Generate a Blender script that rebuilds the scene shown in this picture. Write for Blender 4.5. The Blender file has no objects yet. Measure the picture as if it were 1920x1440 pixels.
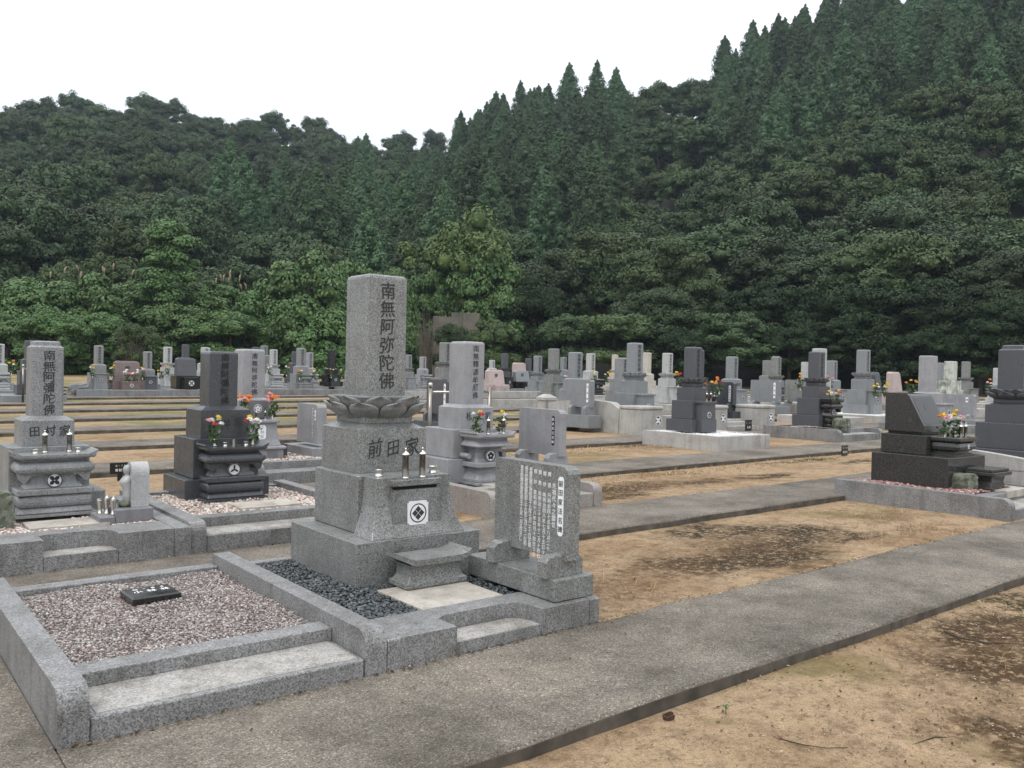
import bpy, math, random
import numpy as np
from mathutils import Matrix, Vector
R = math.radians
SC = bpy.context.scene
COL = SC.collection
# ------------------------------------------------------------------ camera
# world: X runs along the paths (to the right and away), Y runs up the rows (to the left and away), Z up
CAM_M = Matrix(((0.78178036, -0.00852288, -0.62349565), (-0.62315109, 0.02525632, -0.78169357), (0.02240948, 0.99964468, 0.01443385)))
FPX, EYE = 1609.42, 1.5
cam_d = bpy.data.cameras.new('camera')
cam = bpy.data.objects.new('camera', cam_d)
COL.objects.link(cam)
cam.matrix_world = Matrix.Translation((0, 0, EYE)) @ CAM_M.to_4x4()
cam_d.sensor_width = 36.0
cam_d.lens = FPX / 1920.0 * 36.0
cam_d.clip_end = 2000.0
cam_d.clip_start = 0.05
SC.camera = cam
# ------------------------------------------------------------------ sky: bright overcast
SUN_EL, SUN_AZ = R(58), R(205)          # direction the light comes from (azimuth from +X, counter-clockwise)
world = bpy.data.worlds.new('World')
SC.world = world
world.use_nodes = True
nt = world.node_tree
nt.nodes.clear()
wo = nt.nodes.new('ShaderNodeOutputWorld')
sky = nt.nodes.new('ShaderNodeTexSky')
sky.sky_type = 'NISHITA'
sky.sun_disc = False
sky.sun_elevation = SUN_EL
sky.sun_rotation = R(90) - SUN_AZ
sky.dust_density = 3.0
bg1 = nt.nodes.new('ShaderNodeBackground')
bg1.inputs['Strength'].default_value = 0.05
nt.links.new(sky.outputs[0], bg1.inputs['Color'])
bg2 = nt.nodes.new('ShaderNodeBackground')        # the white cloud deck of a standard overcast sky: L = Lz (1 + 2 sin h) / 3
bg2.inputs['Color'].default_value = (0.97, 0.985, 1.0, 1)
w_tc = nt.nodes.new('ShaderNodeTexCoord')
w_sp = nt.nodes.new('ShaderNodeSeparateXYZ')
nt.links.new(w_tc.outputs['Generated'], w_sp.inputs[0])
w_mx = nt.nodes.new('ShaderNodeMath'); w_mx.operation = 'MAXIMUM'; w_mx.inputs[1].default_value = 0.0
nt.links.new(w_sp.outputs[2], w_mx.inputs[0])
w_ma = nt.nodes.new('ShaderNodeMath'); w_ma.operation = 'MULTIPLY_ADD'
SKY_Z = 2.0
w_ma.inputs[1].default_value = SKY_Z * 2 / 3; w_ma.inputs[2].default_value = SKY_Z / 3
nt.links.new(w_mx.outputs[0], w_ma.inputs[0])
nt.links.new(w_ma.outputs[0], bg2.inputs['Strength'])
add = nt.nodes.new('ShaderNodeAddShader')
nt.links.new(bg1.outputs[0], add.inputs[0])
nt.links.new(bg2.outputs[0], add.inputs[1])
nt.links.new(add.outputs[0], wo.inputs['Surface'])
sun_d = bpy.data.lights.new('sun', 'SUN')
sun_d.energy = 0.9
sun_d.angle = R(25)
sun_d.color = (1.0, 0.96, 0.9)
sun = bpy.data.objects.new('sun', sun_d)
COL.objects.link(sun)
sdir = Vector((math.cos(SUN_EL) * math.cos(SUN_AZ), math.cos(SUN_EL) * math.sin(SUN_AZ), math.sin(SUN_EL)))
sun.rotation_euler = sdir.to_track_quat('Z', 'Y').to_euler()
SC.view_settings.view_transform = 'Standard'
SC.view_settings.look = 'None'
SC.view_settings.gamma = 1.0
SC.view_settings.exposure = 0.0
SC.view_settings.use_curve_mapping = False
SC.cycles.max_bounces = 5
SC.cycles.diffuse_bounces = 3
SC.cycles.glossy_bounces = 3
SC.cycles.volume_bounces = 0

# ------------------------------------------------------------------ materials
def ramp(nt, fac, stops):
    n = nt.nodes.new('ShaderNodeValToRGB')
    el = n.color_ramp.elements
    while len(el) > 1: el.remove(el[-1])
    el[0].position = stops[0][0]; el[0].color = (*stops[0][1], 1)
    for p, c in stops[1:]:
        e = el.new(p); e.color = (*c, 1)
    nt.links.new(fac, n.inputs[0])
    return n.outputs[0]
def newmat(name):
    m = bpy.data.materials.new(name); m.use_nodes = True
    return m, m.node_tree, m.node_tree.nodes['Principled BSDF']
def mix(nt, kind, fac, a, b):
    n = nt.nodes.new('ShaderNodeMix'); n.data_type = 'RGBA'; n.blend_type = kind
    for s, v in ((0, fac), (6, a), (7, b)):
        if hasattr(v, 'is_output'): nt.links.new(v, n.inputs[s])
        else: n.inputs[s].default_value = v if s == 0 else (*v, 1)
    return n.outputs[2]
def tex(nt, kind, vec, **kw):
    n = nt.nodes.new(kind)
    for k, v in kw.items():
        if k in n.inputs: n.inputs[k].default_value = v
        else: setattr(n, k, v)
    if vec is not None: nt.links.new(vec, n.inputs['Vector'])
    return n
def mul(c, k): return tuple(x * k for x in c)
def coord(nt, which='Object'):
    return nt.nodes.new('ShaderNodeTexCoord').outputs[which]
def math_n(nt, op, a, b=None):
    n = nt.nodes.new('ShaderNodeMath'); n.operation = op
    for i, v in enumerate((a, b)):
        if v is None: continue
        if hasattr(v, 'is_output'): nt.links.new(v, n.inputs[i])
        else: n.inputs[i].default_value = v
    return n.outputs[0]
def bump(nt, bsdf, height, strength=0.3, dist=0.01):
    b = nt.nodes.new('ShaderNodeBump'); b.inputs['Strength'].default_value = strength; b.inputs['Distance'].default_value = dist
    nt.links.new(height, b.inputs['Height']); nt.links.new(b.outputs[0], bsdf.inputs['Normal'])

def granite(name, col, con=0.5, scale=140.0, rough=0.35, stain=0.25, warm=None):
    con *= .72; scale *= 1.55
    m, nt, b = newmat(name)
    co = coord(nt)
    v = tex(nt, 'ShaderNodeTexVoronoi', co, Scale=scale)
    sep = nt.nodes.new('ShaderNodeSeparateColor'); nt.links.new(v.outputs['Color'], sep.inputs[0])
    c = ramp(nt, sep.outputs[0], [(0.0, mul(col, 1 - con)), (0.28, mul(col, 1 - con * .55)), (0.34, col), (0.72, mul(col, 1.08)), (0.8, mul(col, 1 + con * .6)), (1.0, mul(col, 1 + con))])
    n = tex(nt, 'ShaderNodeTexNoise', co, Scale=scale * 2.2, Detail=2.0)
    c = mix(nt, 'MULTIPLY', 0.4, c, ramp(nt, n.outputs[0], [(0.3, (.6, .6, .6)), (0.7, (1.3, 1.3, 1.3))]))
    n2 = tex(nt, 'ShaderNodeTexNoise', co, Scale=3.5, Detail=5.0, Roughness=0.6)
    w = warm or (1.0, 0.95, 0.86)
    c = mix(nt, 'MULTIPLY', stain, c, ramp(nt, n2.outputs[0], [(0.36, mul(w, .45)), (0.55, (1, 1, 1)), (0.75, (1.12, 1.12, 1.12))]))
    mp = nt.nodes.new('ShaderNodeMapping'); mp.inputs['Scale'].default_value = (13, 13, .9); nt.links.new(co, mp.inputs['Vector'])
    n3 = tex(nt, 'ShaderNodeTexNoise', mp.outputs[0], Scale=1.0, Detail=4.0, Roughness=.6)
    c = mix(nt, 'MULTIPLY', min(1.0, stain * 1.1), c, ramp(nt, n3.outputs[0], [(.34, (.62, .61, .58)), (.5, (1, 1, 1)), (.7, (1.08, 1.08, 1.08))]))
    nt.links.new(c, b.inputs['Base Color'])
    r = ramp(nt, n2.outputs[0], [(0.3, (rough + .15,) * 3), (0.7, (max(rough - .05, .05),) * 3)])
    nt.links.new(r, b.inputs['Roughness'])
    return m
def flat(name, col, rough=0.6, metal=0.0, var=0.0, scale=30.0):
    m, nt, b = newmat(name)
    b.inputs['Roughness'].default_value = rough; b.inputs['Metallic'].default_value = metal
    if var:
        n = tex(nt, 'ShaderNodeTexNoise', coord(nt), Scale=scale, Detail=4.0)
        nt.links.new(ramp(nt, n.outputs[0], [(0.3, mul(col, 1 - var)), (0.7, mul(col, 1 + var))]), b.inputs['Base Color'])
    else: b.inputs['Base Color'].default_value = (*col, 1)
    return m
def island(name, stops, rough=0.6, objvar=0.0, spec=0.5):
    """each loose piece its own tone"""
    m, nt, b = newmat(name)
    g = nt.nodes.new('ShaderNodeNewGeometry')
    c = ramp(nt, g.outputs['Random Per Island'], stops)
    if objvar:
        oi = nt.nodes.new('ShaderNodeObjectInfo')
        h = nt.nodes.new('ShaderNodeHueSaturation')
        nt.links.new(math_n(nt, 'ADD', math_n(nt, 'MULTIPLY', oi.outputs['Random'], objvar * .05), 0.5 - objvar * .025), h.inputs['Hue'])
        nt.links.new(math_n(nt, 'ADD', math_n(nt, 'MULTIPLY', oi.outputs['Random'], objvar), 1 - objvar * .5), h.inputs['Value'])
        nt.links.new(c, h.inputs['Color']); c = h.outputs[0]
    nt.links.new(c, b.inputs['Base Color'])
    b.inputs['Roughness'].default_value = rough
    b.inputs['Specular IOR Level'].default_value = spec
    return m

G = {}
G['green'] = granite('green_grey_granite', (.205, .212, .207), .8, 115, .3, .35)
G['green_light'] = granite('green_grey_granite_sawn', (.25, .26, .252), .5, 120, .5, .2)
G['mid'] = granite('grey_granite', (.225, .232, .236), .62, 130, .33, .28)
G['mid_light'] = granite('grey_granite_sawn', (.36, .37, .375), .35, 130, .5, .2)
G['dark'] = granite('charcoal_granite', (.058, .063, .07), .5, 150, .2, .2)
G['dark_light'] = granite('charcoal_granite_sawn', (.17, .175, .18), .35, 150, .5, .2)
G['violet'] = granite('violet_grey_granite', (.285, .288, .302), .3, 170, .4, .3)
G['violet_dark'] = granite('violet_grey_granite_dark', (.19, .192, .207), .3, 170, .4, .25)
G['kerb'] = granite('kerb_granite', (.214, .214, .214), .78, 115, .42, .5)
G['kerb_light'] = granite('pale_kerb_granite', (.325, .312, .292), .5, 105, .7, .7)
G['kerb_tan'] = granite('tan_kerb_granite', (.285, .262, .242), .45, 110, .6, .3)
G['wall'] = granite('pale_wall_granite', (.40, .39, .37), .32, 110, .6, .35)
G['paving'] = granite('cream_paving_stone', (.43, .40, .355), .2, 140, .7, .5)
G['black'] = granite('black_granite', (.018, .018, .018), .6, 120, .12, .1)
G['speckle'] = granite('black_brown_granite', (.044, .043, .041), .9, 110, .16, .15)
G['blue'] = granite('blue_black_granite', (.075, .078, .088), .4, 140, .3, .15)
G['pink'] = granite('pink_granite', (.41, .335, .32), .3, 120, .35, .2)
G['brown'] = granite('red_brown_granite', (.165, .122, .116), .4, 120, .25, .15)
G['pale'] = granite('pale_grey_granite', (.40, .41, .41), .3, 130, .45, .3)
G['old'] = granite('mossy_pale_stone', (.46, .48, .44), .2, 60, .8, .95, (.62, .75, .6))
G['bluegrey'] = granite('blue_grey_granite', (.215, .23, .24), .35, 130, .35, .2)
G['cream'] = granite('cream_granite', (.48, .45, .40), .3, 120, .5, .3)
G['rock'] = granite('green_rock', (.15, .165, .125), .55, 22, .85, .9)
M_INK = flat('engraved_dark', (.035, .036, .036), .8)
M_INKW = flat('white_lettering', (.80, .80, .80), .6)
M_WHITE = flat('white_paint', (.80, .82, .84), .45, 0, .05)
M_BLACKP = flat('black_plate', (.012, .012, .013), .35)
M_STEEL = flat('stainless_steel', (.60, .58, .54), .14, 1.0)
M_STEELD = flat('smoked_steel', (.20, .185, .165), .12, 1.0)
M_GLASSD = flat('dark_slot', (.012, .012, .012), .8)

# ------------------------------------------------------------------ mesh helpers
class MB:
    def __init__(s): s.v = []; s.f = []
    def loft(s, rings, cap=True, closed=False):
        n = len(rings[0]); b = len(s.v)
        for r in rings: s.v += [tuple(p) for p in r]
        for i in range(len(rings) - 1):
            for j in range(n):
                k = (j + 1) % n
                s.f.append((b + i * n + j, b + i * n + k, b + (i + 1) * n + k, b + (i + 1) * n + j))
        if cap:
            s.f.append(tuple(b + j for j in reversed(range(n))))
            e = b + (len(rings) - 1) * n
            s.f.append(tuple(e + j for j in range(n)))
        return s
    @staticmethod
    def ring(x0, x1, y0, y1, z, c):
        return [(x0 + c, y0, z), (x1 - c, y0, z), (x1, y0 + c, z), (x1, y1 - c, z), (x1 - c, y1, z), (x0 + c, y1, z), (x0, y1 - c, z), (x0, y0 + c, z)]
    def stone(s, x0, x1, y0, y1, z0, z1, c=.006, top=None):
        """a dressed block with small arrises"""
        t = c if top is None else top
        r = s.ring
        return s.loft([r(x0 + c, x1 - c, y0 + c, y1 - c, z0, c * .6), r(x0, x1, y0, y1, z0 + c, c), r(x0, x1, y0, y1, z1 - t, c), r(x0 + t * .35, x1 - t * .35, y0 + t * .35, y1 - t * .35, z1 - t * .3, c), r(x0 + t, x1 - t, y0 + t, y1 - t, z1, c * .6)])
    def prof(s, lst, c=.008):
        return s.loft([s.ring(x0, x1, y0, y1, z, c) for (x0, x1, y0, y1, z) in lst])
    def prism(s, poly, axis, a, b):
        """poly of 2D points extruded along an axis; x: (y,z)  y: (x,z)  z: (x,y)"""
        def P(p, t): return (t, p[0], p[1]) if axis == 'x' else ((p[0], t, p[1]) if axis == 'y' else (p[0], p[1], t))
        return s.loft([[P(p, a) for p in poly], [P(p, b) for p in poly]])
    def lathe(s, prof, cx=0, cy=0, n=16, cz=0):
        return s.loft([[(cx + r * math.cos(2 * math.pi * j / n), cy + r * math.sin(2 * math.pi * j / n), cz + z) for j in range(n)] for r, z in prof])
    def tube(s, pts, rad, n=6):
        rings = []
        for i, p in enumerate(pts):
            p = Vector(p); d = Vector(pts[min(i + 1, len(pts) - 1)]) - Vector(pts[max(i - 1, 0)]); d.normalize()
            u = d.orthogonal().normalized(); w = d.cross(u)
            r = rad[i] if isinstance(rad, (list, tuple)) else rad
            rings.append([p + (u * math.cos(2 * math.pi * j / n) + w * math.sin(2 * math.pi * j / n)) * r for j in range(n)])
        return s.loft(rings)
    def mesh(s, name, mats, smooth=False):
        me = bpy.data.meshes.new(name)
        me.from_pydata(s.v, [], s.f)
        for m in (mats if isinstance(mats, (list, tuple)) else [mats]): me.materials.append(m)
        if smooth: me.polygons.foreach_set('use_smooth', [True] * len(me.polygons))
        me.update()
        return me
    def build(s, name, mat, parent=None, smooth=False):
        return link(name, s.mesh(name, mat, smooth), parent)
def link(name, me, parent=None, loc=None):
    o = bpy.data.objects.new(name, me); COL.objects.link(o)
    if parent is not None: o.parent = parent
    if loc is not None: o.location = loc
    return o
def tag(o, label=None, cat=None, group=None, kind=None):
    for k, v in (('label', label), ('category', cat), ('group', group), ('kind', kind)):
        if v: o[k] = v
    return o
def thing(name, label, cat, loc=(0, 0, 0), rz=0.0, group=None):
    o = bpy.data.objects.new(name, None); COL.objects.link(o)
    o.location = loc; o.rotation_euler = (0, 0, rz); o.empty_display_size = .1
    return tag(o, label, cat, group)
def struct(o): o['kind'] = 'structure'; return o
def npmesh(name, verts, faces, mat, smooth=False):
    """numpy arrays of verts (n,3) and equal-sized faces (m,k)"""
    me = bpy.data.meshes.new(name)
    k = faces.shape[1]
    me.vertices.add(len(verts)); me.vertices.foreach_set('co', verts.astype(np.float32).ravel())
    me.loops.add(faces.size); me.loops.foreach_set('vertex_index', faces.astype(np.int32).ravel())
    me.polygons.add(len(faces)); me.polygons.foreach_set('loop_start', np.arange(0, faces.size, k, dtype=np.int32))
    me.polygons.foreach_set('loop_total', np.full(len(faces), k, dtype=np.int32))
    if smooth: me.polygons.foreach_set('use_smooth', np.ones(len(faces), dtype=bool))
    for m in (mat if isinstance(mat, (list, tuple)) else [mat]): me.materials.append(m)
    me.update(calc_edges=True)
    return me

# ------------------------------------------------------------------ lettering (Blender's own built-in font)
_glyph = {}
def glyph(ch, bold):
    key = (ch, bold)
    if key not in _glyph:
        c = bpy.data.curves.new('glyph', 'FONT'); c.body = ch; c.size = 1.0; c.offset = bold; c.resolution_u = 2
        c.align_x = 'CENTER'
        o = bpy.data.objects.new('glyph', c); COL.objects.link(o)
        dg = bpy.context.evaluated_depsgraph_get()
        me = bpy.data.meshes.new_from_object(o.evaluated_get(dg))
        vs = [tuple(v.co) for v in me.vertices]; fs = [tuple(p.vertices) for p in me.polygons]
        if vs:
            xs = [v[0] for v in vs]; ys = [v[1] for v in vs]
            cx, cy = (min(xs) + max(xs)) / 2, (min(ys) + max(ys)) / 2
            vs = [(v[0] - cx, v[1] - cy) for v in vs]
        bpy.data.objects.remove(o); bpy.data.meshes.remove(me); bpy.data.curves.remove(c)
        _glyph[key] = (vs, fs)
    return _glyph[key]
def letters(items, face, plane, bold=.012, brush=.05, seed=1):
    """items: (char, u, z, size, stretch); face 'front' looks along -Y, 'left' along -X, 'top' up; plane = the stone's coordinate"""
    rnd = random.Random(seed); mb = MB()
    for ch, u, z, s, st in items:
        vs, fs = glyph(ch, 0.0)
        lay = [(0, 0)] + ([(bold, bold * .4), (-bold, -bold * .4), (0, bold * .8)] if bold > .011 else [])
        a = rnd.uniform(-1, 1) * brush * .5; ph = rnd.uniform(0, 6); k = rnd.uniform(.94, 1.05)
        for li, (lx, ly) in enumerate(lay):
          b = len(mb.v); pl = plane + (.0004 if face == 'top' else -.0004) * li
          for x, y in vs:
            x, y = x + lx, y + ly
            yy = y + brush * 1.1 * x + brush * .25 * math.sin(5 * x + ph)
            xx = x * k + brush * .3 * math.sin(4 * y + ph)
            xx, yy = xx * math.cos(a) - yy * math.sin(a), xx * math.sin(a) + yy * math.cos(a)
            U, V = u + xx * s, z + yy * s * st
            if face == 'front': mb.v.append((U, pl, V))
            elif face == 'left': mb.v.append((pl, -U, V))
            else: mb.v.append((U, V, pl))
          mb.f += [tuple(b + i for i in f) for f in fs]
    return mb
def column(text, u, ztop, size, pitch, stretch=1.0):
    return [(ch, u, ztop - pitch * (i + .5), size, stretch) for i, ch in enumerate(text) if ch not in ' \u3000']

# ------------------------------------------------------------------ flat marks (crests)
def ring2(mb, cx, cz, r0, r1, y, n=28):
    b = len(mb.v)
    for r in (r0, r1): mb.v += [(cx + r * math.cos(2 * math.pi * j / n), y, cz + r * math.sin(2 * math.pi * j / n)) for j in range(n)]
    for j in range(n):
        k = (j + 1) % n; mb.f.append((b + j, b + k, b + n + k, b + n + j))
def poly2(mb, pts, y):
    b = len(mb.v); mb.v += [(x, y, z) for x, z in pts]; mb.f.append(tuple(range(b, b + len(pts))))
def ell(cx, cz, a, b, rot=0, n=14):
    return [(cx + a * math.cos(t) * math.cos(rot) - b * math.sin(t) * math.sin(rot), cz + a * math.cos(t) * math.sin(rot) + b * math.sin(t) * math.cos(rot)) for t in [2 * math.pi * i / n for i in range(n)]]
def crest(parent, cx, cz, r, y, motif='flower', disc=True, ground=None, ink=None):
    """round family-mark disc on a face that looks along -Y"""
    ground = ground or M_WHITE; ink = ink or M_INK
    host = parent
    if disc:
        d = MB(); d.prism(ell(cx, cz, r * 1.02, r * 1.02, 0, 28), 'y', y, y - .004)
        host = d.build('crest', ground, parent)
    m = MB(); yy = y - .0065
    ring2(m, cx, cz, r * .86, r * 1.0, yy)
    if motif == 'diamond':
        for dx, dz in ((0, 1), (0, -1), (1, 0), (-1, 0)):
            q = r * .36; g = q * .92
            ox, oz = cx + dx * q, cz + dz * q
            poly2(m, [(ox + g, oz), (ox, oz + g), (ox - g, oz), (ox, oz - g)], yy)
    elif motif == 'tri':
        for i in range(3): poly2(m, ell(cx + r * .33 * math.sin(i * 2.094), cz + r * .33 * math.cos(i * 2.094), r * .40, r * .15, math.pi / 2 - i * 2.094), yy - i * .0003)
    elif motif == 'quad':
        for i in range(4): poly2(m, ell(cx + r * .42 * math.cos(i * 1.571 + .785), cz + r * .42 * math.sin(i * 1.571 + .785), r * .36, r * .25, i * 1.571 + .785), yy - i * .0003)
    else:
        for i in range(5): poly2(m, ell(cx + r * .42 * math.sin(i * 1.2566), cz + r * .42 * math.cos(i * 1.2566), r * .29, r * .29), yy - i * .0003)
    if disc: m.build('crest_mark', ink, host)
    else: m.build('crest', ink, parent)

# ================================================================== SETTING: ground, paths, hills
def Yk(k): return 2.62 + 2.929 * (k - 1)
def zk(k, X): return .0452 * (k - 1) - .0006 * (k - 1) ** 2 + .0071 * X
PW, NPATH = 1.03, 13
def blob_mask(nt, co, blobs, warp=.35, wscale=3.4):
    """soft-edged patches lying at given places on the ground"""
    n = tex(nt, 'ShaderNodeTexNoise', co, Scale=wscale, Detail=6.0, Roughness=.65)
    sub = nt.nodes.new('ShaderNodeVectorMath'); sub.operation = 'SUBTRACT'
    nt.links.new(n.outputs['Color'], sub.inputs[0]); sub.inputs[1].default_value = (.5, .5, .5)
    sc = nt.nodes.new('ShaderNodeVectorMath'); sc.operation = 'SCALE'; nt.links.new(sub.outputs[0], sc.inputs[0]); sc.inputs['Scale'].default_value = warp * 4
    ad = nt.nodes.new('ShaderNodeVectorMath'); ad.operation = 'ADD'; nt.links.new(co, ad.inputs[0]); nt.links.new(sc.outputs[0], ad.inputs[1])
    tot = None
    for (x, y, rx, ry) in blobs:
        mp = nt.nodes.new('ShaderNodeMapping'); mp.vector_type = 'TEXTURE'
        mp.inputs['Location'].default_value = (x, y, 0); mp.inputs['Scale'].default_value = (rx, ry, 1e3)
        nt.links.new(ad.outputs[0], mp.inputs['Vector'])
        ln = nt.nodes.new('ShaderNodeVectorMath'); ln.operation = 'LENGTH'; nt.links.new(mp.outputs[0], ln.inputs[0])
        tot = ln.outputs['Value'] if tot is None else math_n(nt, 'MINIMUM', tot, ln.outputs['Value'])
    return ramp(nt, tot, [(0.35, (1, 1, 1)), (1.0, (0, 0, 0))])
def soil_material():
    m, nt, b = newmat('sandy_soil')
    co = coord(nt)
    fine = tex(nt, 'ShaderNodeTexNoise', co, Scale=160.0, Detail=3.0, Roughness=.7)
    midn = tex(nt, 'ShaderNodeTexNoise', co, Scale=9.0, Detail=6.0, Roughness=.65)
    big = tex(nt, 'ShaderNodeTexNoise', co, Scale=.9, Detail=5.0, Roughness=.6)
    c = ramp(nt, fine.outputs[0], [(.28, (.185, .129, .078)), (.5, (.338, .244, .152)), (.72, (.475, .362, .243))])
    c = mix(nt, 'MULTIPLY', .8, c, ramp(nt, midn.outputs[0], [(.32, (.52, .49, .47)), (.5, (.95, .95, .95)), (.7, (1.15, 1.13, 1.1))]))
    c = mix(nt, 'MULTIPLY', .8, c, ramp(nt, big.outputs[0], [(.34, (.70, .62, .55)), (.5, (1, 1, 1)), (.68, (1.1, 1.1, 1.1))]))
    n35 = tex(nt, 'ShaderNodeTexNoise', co, Scale=38.0, Detail=5.0, Roughness=.7)
    c = mix(nt, 'MULTIPLY', .75, c, ramp(nt, n35.outputs[0], [(.36, (.55, .52, .5)), (.46, (.95, .95, .95)), (.62, (1.1, 1.1, 1.1))]))
    # reddish dry stubble and thin green growth in uneven patches
    gr = tex(nt, 'ShaderNodeTexNoise', co, Scale=.55, Detail=6.0, Roughness=.72)
    c = mix(nt, 'MIX', math_n(nt, 'MULTIPLY', ramp(nt, gr.outputs[0], [(.53, (0, 0, 0)), (.63, (1, 1, 1))]), .55), c, (.12, .105, .035))
    sep = nt.nodes.new('ShaderNodeSeparateXYZ'); nt.links.new(co, sep.inputs[0])
    far = ramp(nt, math_n(nt, 'DIVIDE', sep.outputs[1], 30.0), [(.52, (0, 0, 0)), (.60, (1, 1, 1))])
    gn = tex(nt, 'ShaderNodeTexNoise', co, Scale=.42, Detail=4.0, Roughness=.6)
    c = mix(nt, 'MIX', math_n(nt, 'MULTIPLY', math_n(nt, 'MULTIPLY', far, ramp(nt, gn.outputs[0], [(.46, (0, 0, 0)), (.58, (1, 1, 1))])), .75), c, (.115, .14, .032))
    # dark moss and humus where it grows
    moss = blob_mask(nt, co, [(6.45, 5.2, .7, .3), (6.95, 4.95, .75, .4), (6.1, 4.15, 1.0, .55), (6.7, 4.4, .85, .5), (5.3, 4.35, .7, .35), (7.4, 4.2, .5, .25),
                              (5.55, 2.25, 1.0, .36), (4.95, 1.9, .7, .45), (5.3, 1.5, .9, .45), (4.1, 1.45, .5, .22), (6.4, 2.35, .9, .2), (8.0, 7.45, 1.0, .42), (9.0, 7.3, .8, .3), (7.2, 7.0, .5, .3),
                              (12.9, 8.2, 1.5, .2), (13.6, 7.6, 1.2, .2), (11.9, 11.2, 1.0, .25), (16.4, 9.7, .9, .2), (7.3, 4.6, .7, .3), (5.5, 4.1, .6, .25), (6.0, 1.9, .9, .35), (7.6, 7.35, .9, .35), (10.4, 7.2, 1.0, .25)], .3)
    mo = tex(nt, 'ShaderNodeTexNoise', co, Scale=22.0, Detail=6.0, Roughness=.75)
    mm = math_n(nt, 'MULTIPLY', moss, ramp(nt, mo.outputs[0], [(.41, (0, 0, 0)), (.49, (1, 1, 1))]))
    c = mix(nt, 'MIX', math_n(nt, 'MULTIPLY', mm, .95), c, (.022, .018, .011))
    brown = blob_mask(nt, co, [(5.9, 4.6, 1.3, .6), (5.4, 1.9, 1.5, .7), (7.8, 7.4, 1.8, .6), (4.2, 4.15, .9, .6), (5.0, 4.35, .7, .4), (4.6, 5.1, .5, .3), (8.2, 3.95, .9, .25), (8.9, 4.6, .7, .3), (9.3, 8.2, 1.2, .2), (12.6, 10.6, 1.6, .6), (3.95, 1.5, .5, .3)], .4)
    c = mix(nt, 'MIX', math_n(nt, 'MULTIPLY', math_n(nt, 'MULTIPLY', brown, ramp(nt, mo.outputs[0], [(.34, (0, 0, 0)), (.6, (1, 1, 1))])), .75), c, (.095, .052, .024))
    nt.links.new(c, b.inputs['Base Color'])
    b.inputs['Roughness'].default_value = .95
    b.inputs['Specular IOR Level'].default_value = .15
    h = math_n(nt, 'ADD', math_n(nt, 'MULTIPLY', fine.outputs[0], .5), math_n(nt, 'MULTIPLY', midn.outputs[0], 1.2))
    bump(nt, b, h, .7, .02)
    return m
def concrete_material():
    m, nt, b = newmat('old_path_concrete')
    co = coord(nt)
    v = tex(nt, 'ShaderNodeTexVoronoi', co, Scale=150.0)
    sp = nt.nodes.new('ShaderNodeSeparateColor'); nt.links.new(v.outputs['Color'], sp.inputs[0])
    c = ramp(nt, sp.outputs[0], [(0, (.080, .068, .054)), (.3, (.150, .133, .111)), (.78, (.168, .150, .126)), (.88, (.218, .196, .166)), (1, (.30, .27, .228))])
    n = tex(nt, 'ShaderNodeTexNoise', co, Scale=220.0, Detail=3.0)
    c = mix(nt, 'MULTIPLY', .55, c, ramp(nt, n.outputs[0], [(.3, (.5, .5, .5)), (.7, (1.4, 1.4, 1.4))]))
    n2 = tex(nt, 'ShaderNodeTexNoise', co, Scale=1.3, Detail=7.0, Roughness=.65)
    c = mix(nt, 'MULTIPLY', .9, c, ramp(nt, n2.outputs[0], [(.34, (.58, .57, .54)), (.5, (1, 1, 1)), (.64, (1.38, 1.37, 1.34))]))
    n3 = tex(nt, 'ShaderNodeTexNoise', co, Scale=6.0, Detail=5.0, Roughness=.7)
    c = mix(nt, 'MULTIPLY', .6, c, ramp(nt, n3.outputs[0], [(.36, (.66, .66, .64)), (.52, (1, 1, 1))]))
    nt.links.new(c, b.inputs['Base Color'])
    b.inputs['Roughness'].default_value = .9
    b.inputs['Specular IOR Level'].default_value = .25
    bump(nt, b, math_n(nt, 'ADD', v.outputs['Distance'], n2.outputs[0]), .25, .006)
    return m
M_SOIL = soil_material()
M_CONC = concrete_material()
M_EDGE = flat('dark_edge_concrete', (.080, .069, .055), .95, 0, .45, 9.0)  # darker concrete tone for the strip along each path's near face
def soil_z(X, Y):
    if Y < Yk(1): return zk(1, X) - .065
    k = int((Y - Yk(1)) / 2.929) + 1
    if k > NPATH: return zk(NPATH, X) + (Y - Yk(NPATH) - PW) * .0115 - .01
    t = Y - Yk(k)
    if t <= PW: return zk(k, X) - .11
    f = (t - PW) / (2.929 - PW)
    nxt = zk(k + 1, X) - .068 if k < NPATH else zk(k, X) + .01
    return (zk(k, X) - .01) * (1 - f) + nxt * f
def build_ground():
    ys = [-12, -6, -2, 0, 1.2, 2.0, 2.4, 2.619]
    for k in range(1, NPATH + 1):
        ys += [Yk(k) + .02, Yk(k) + PW - .02, Yk(k) + PW + .001, Yk(k) + PW + .5, Yk(k) + PW + 1.2, Yk(k) + 2.928]
    ys += [Yk(NPATH) + 2.929 + d for d in (1, 3, 6, 10, 15, 22, 30, 60, 120, 300, 700)]
    xs = [-700, -300, -120, -60, -30, -15] + [-10 + .75 * i for i in range(0, 44)] + [24 + 3 * i for i in range(18)] + [90, 140, 300, 700]
    rnd = random.Random(4)
    v = []; f = []
    for y in ys:
        for x in xs:
            z = soil_z(min(max(x, -40), 90), min(y, 80)) + (rnd.uniform(-.008, .008) if 0 < y < 14 else 0)
            v.append((x, y, z))
    n = len(xs)
    for i in range(len(ys) - 1):
        for j in range(n - 1): f.append((i * n + j, i * n + j + 1, (i + 1) * n + j + 1, (i + 1) * n + j))
    me = bpy.data.meshes.new('ground'); me.from_pydata(v, [], f); me.materials.append(M_SOIL); me.update()
    struct(link('ground', me))
build_ground()
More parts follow.
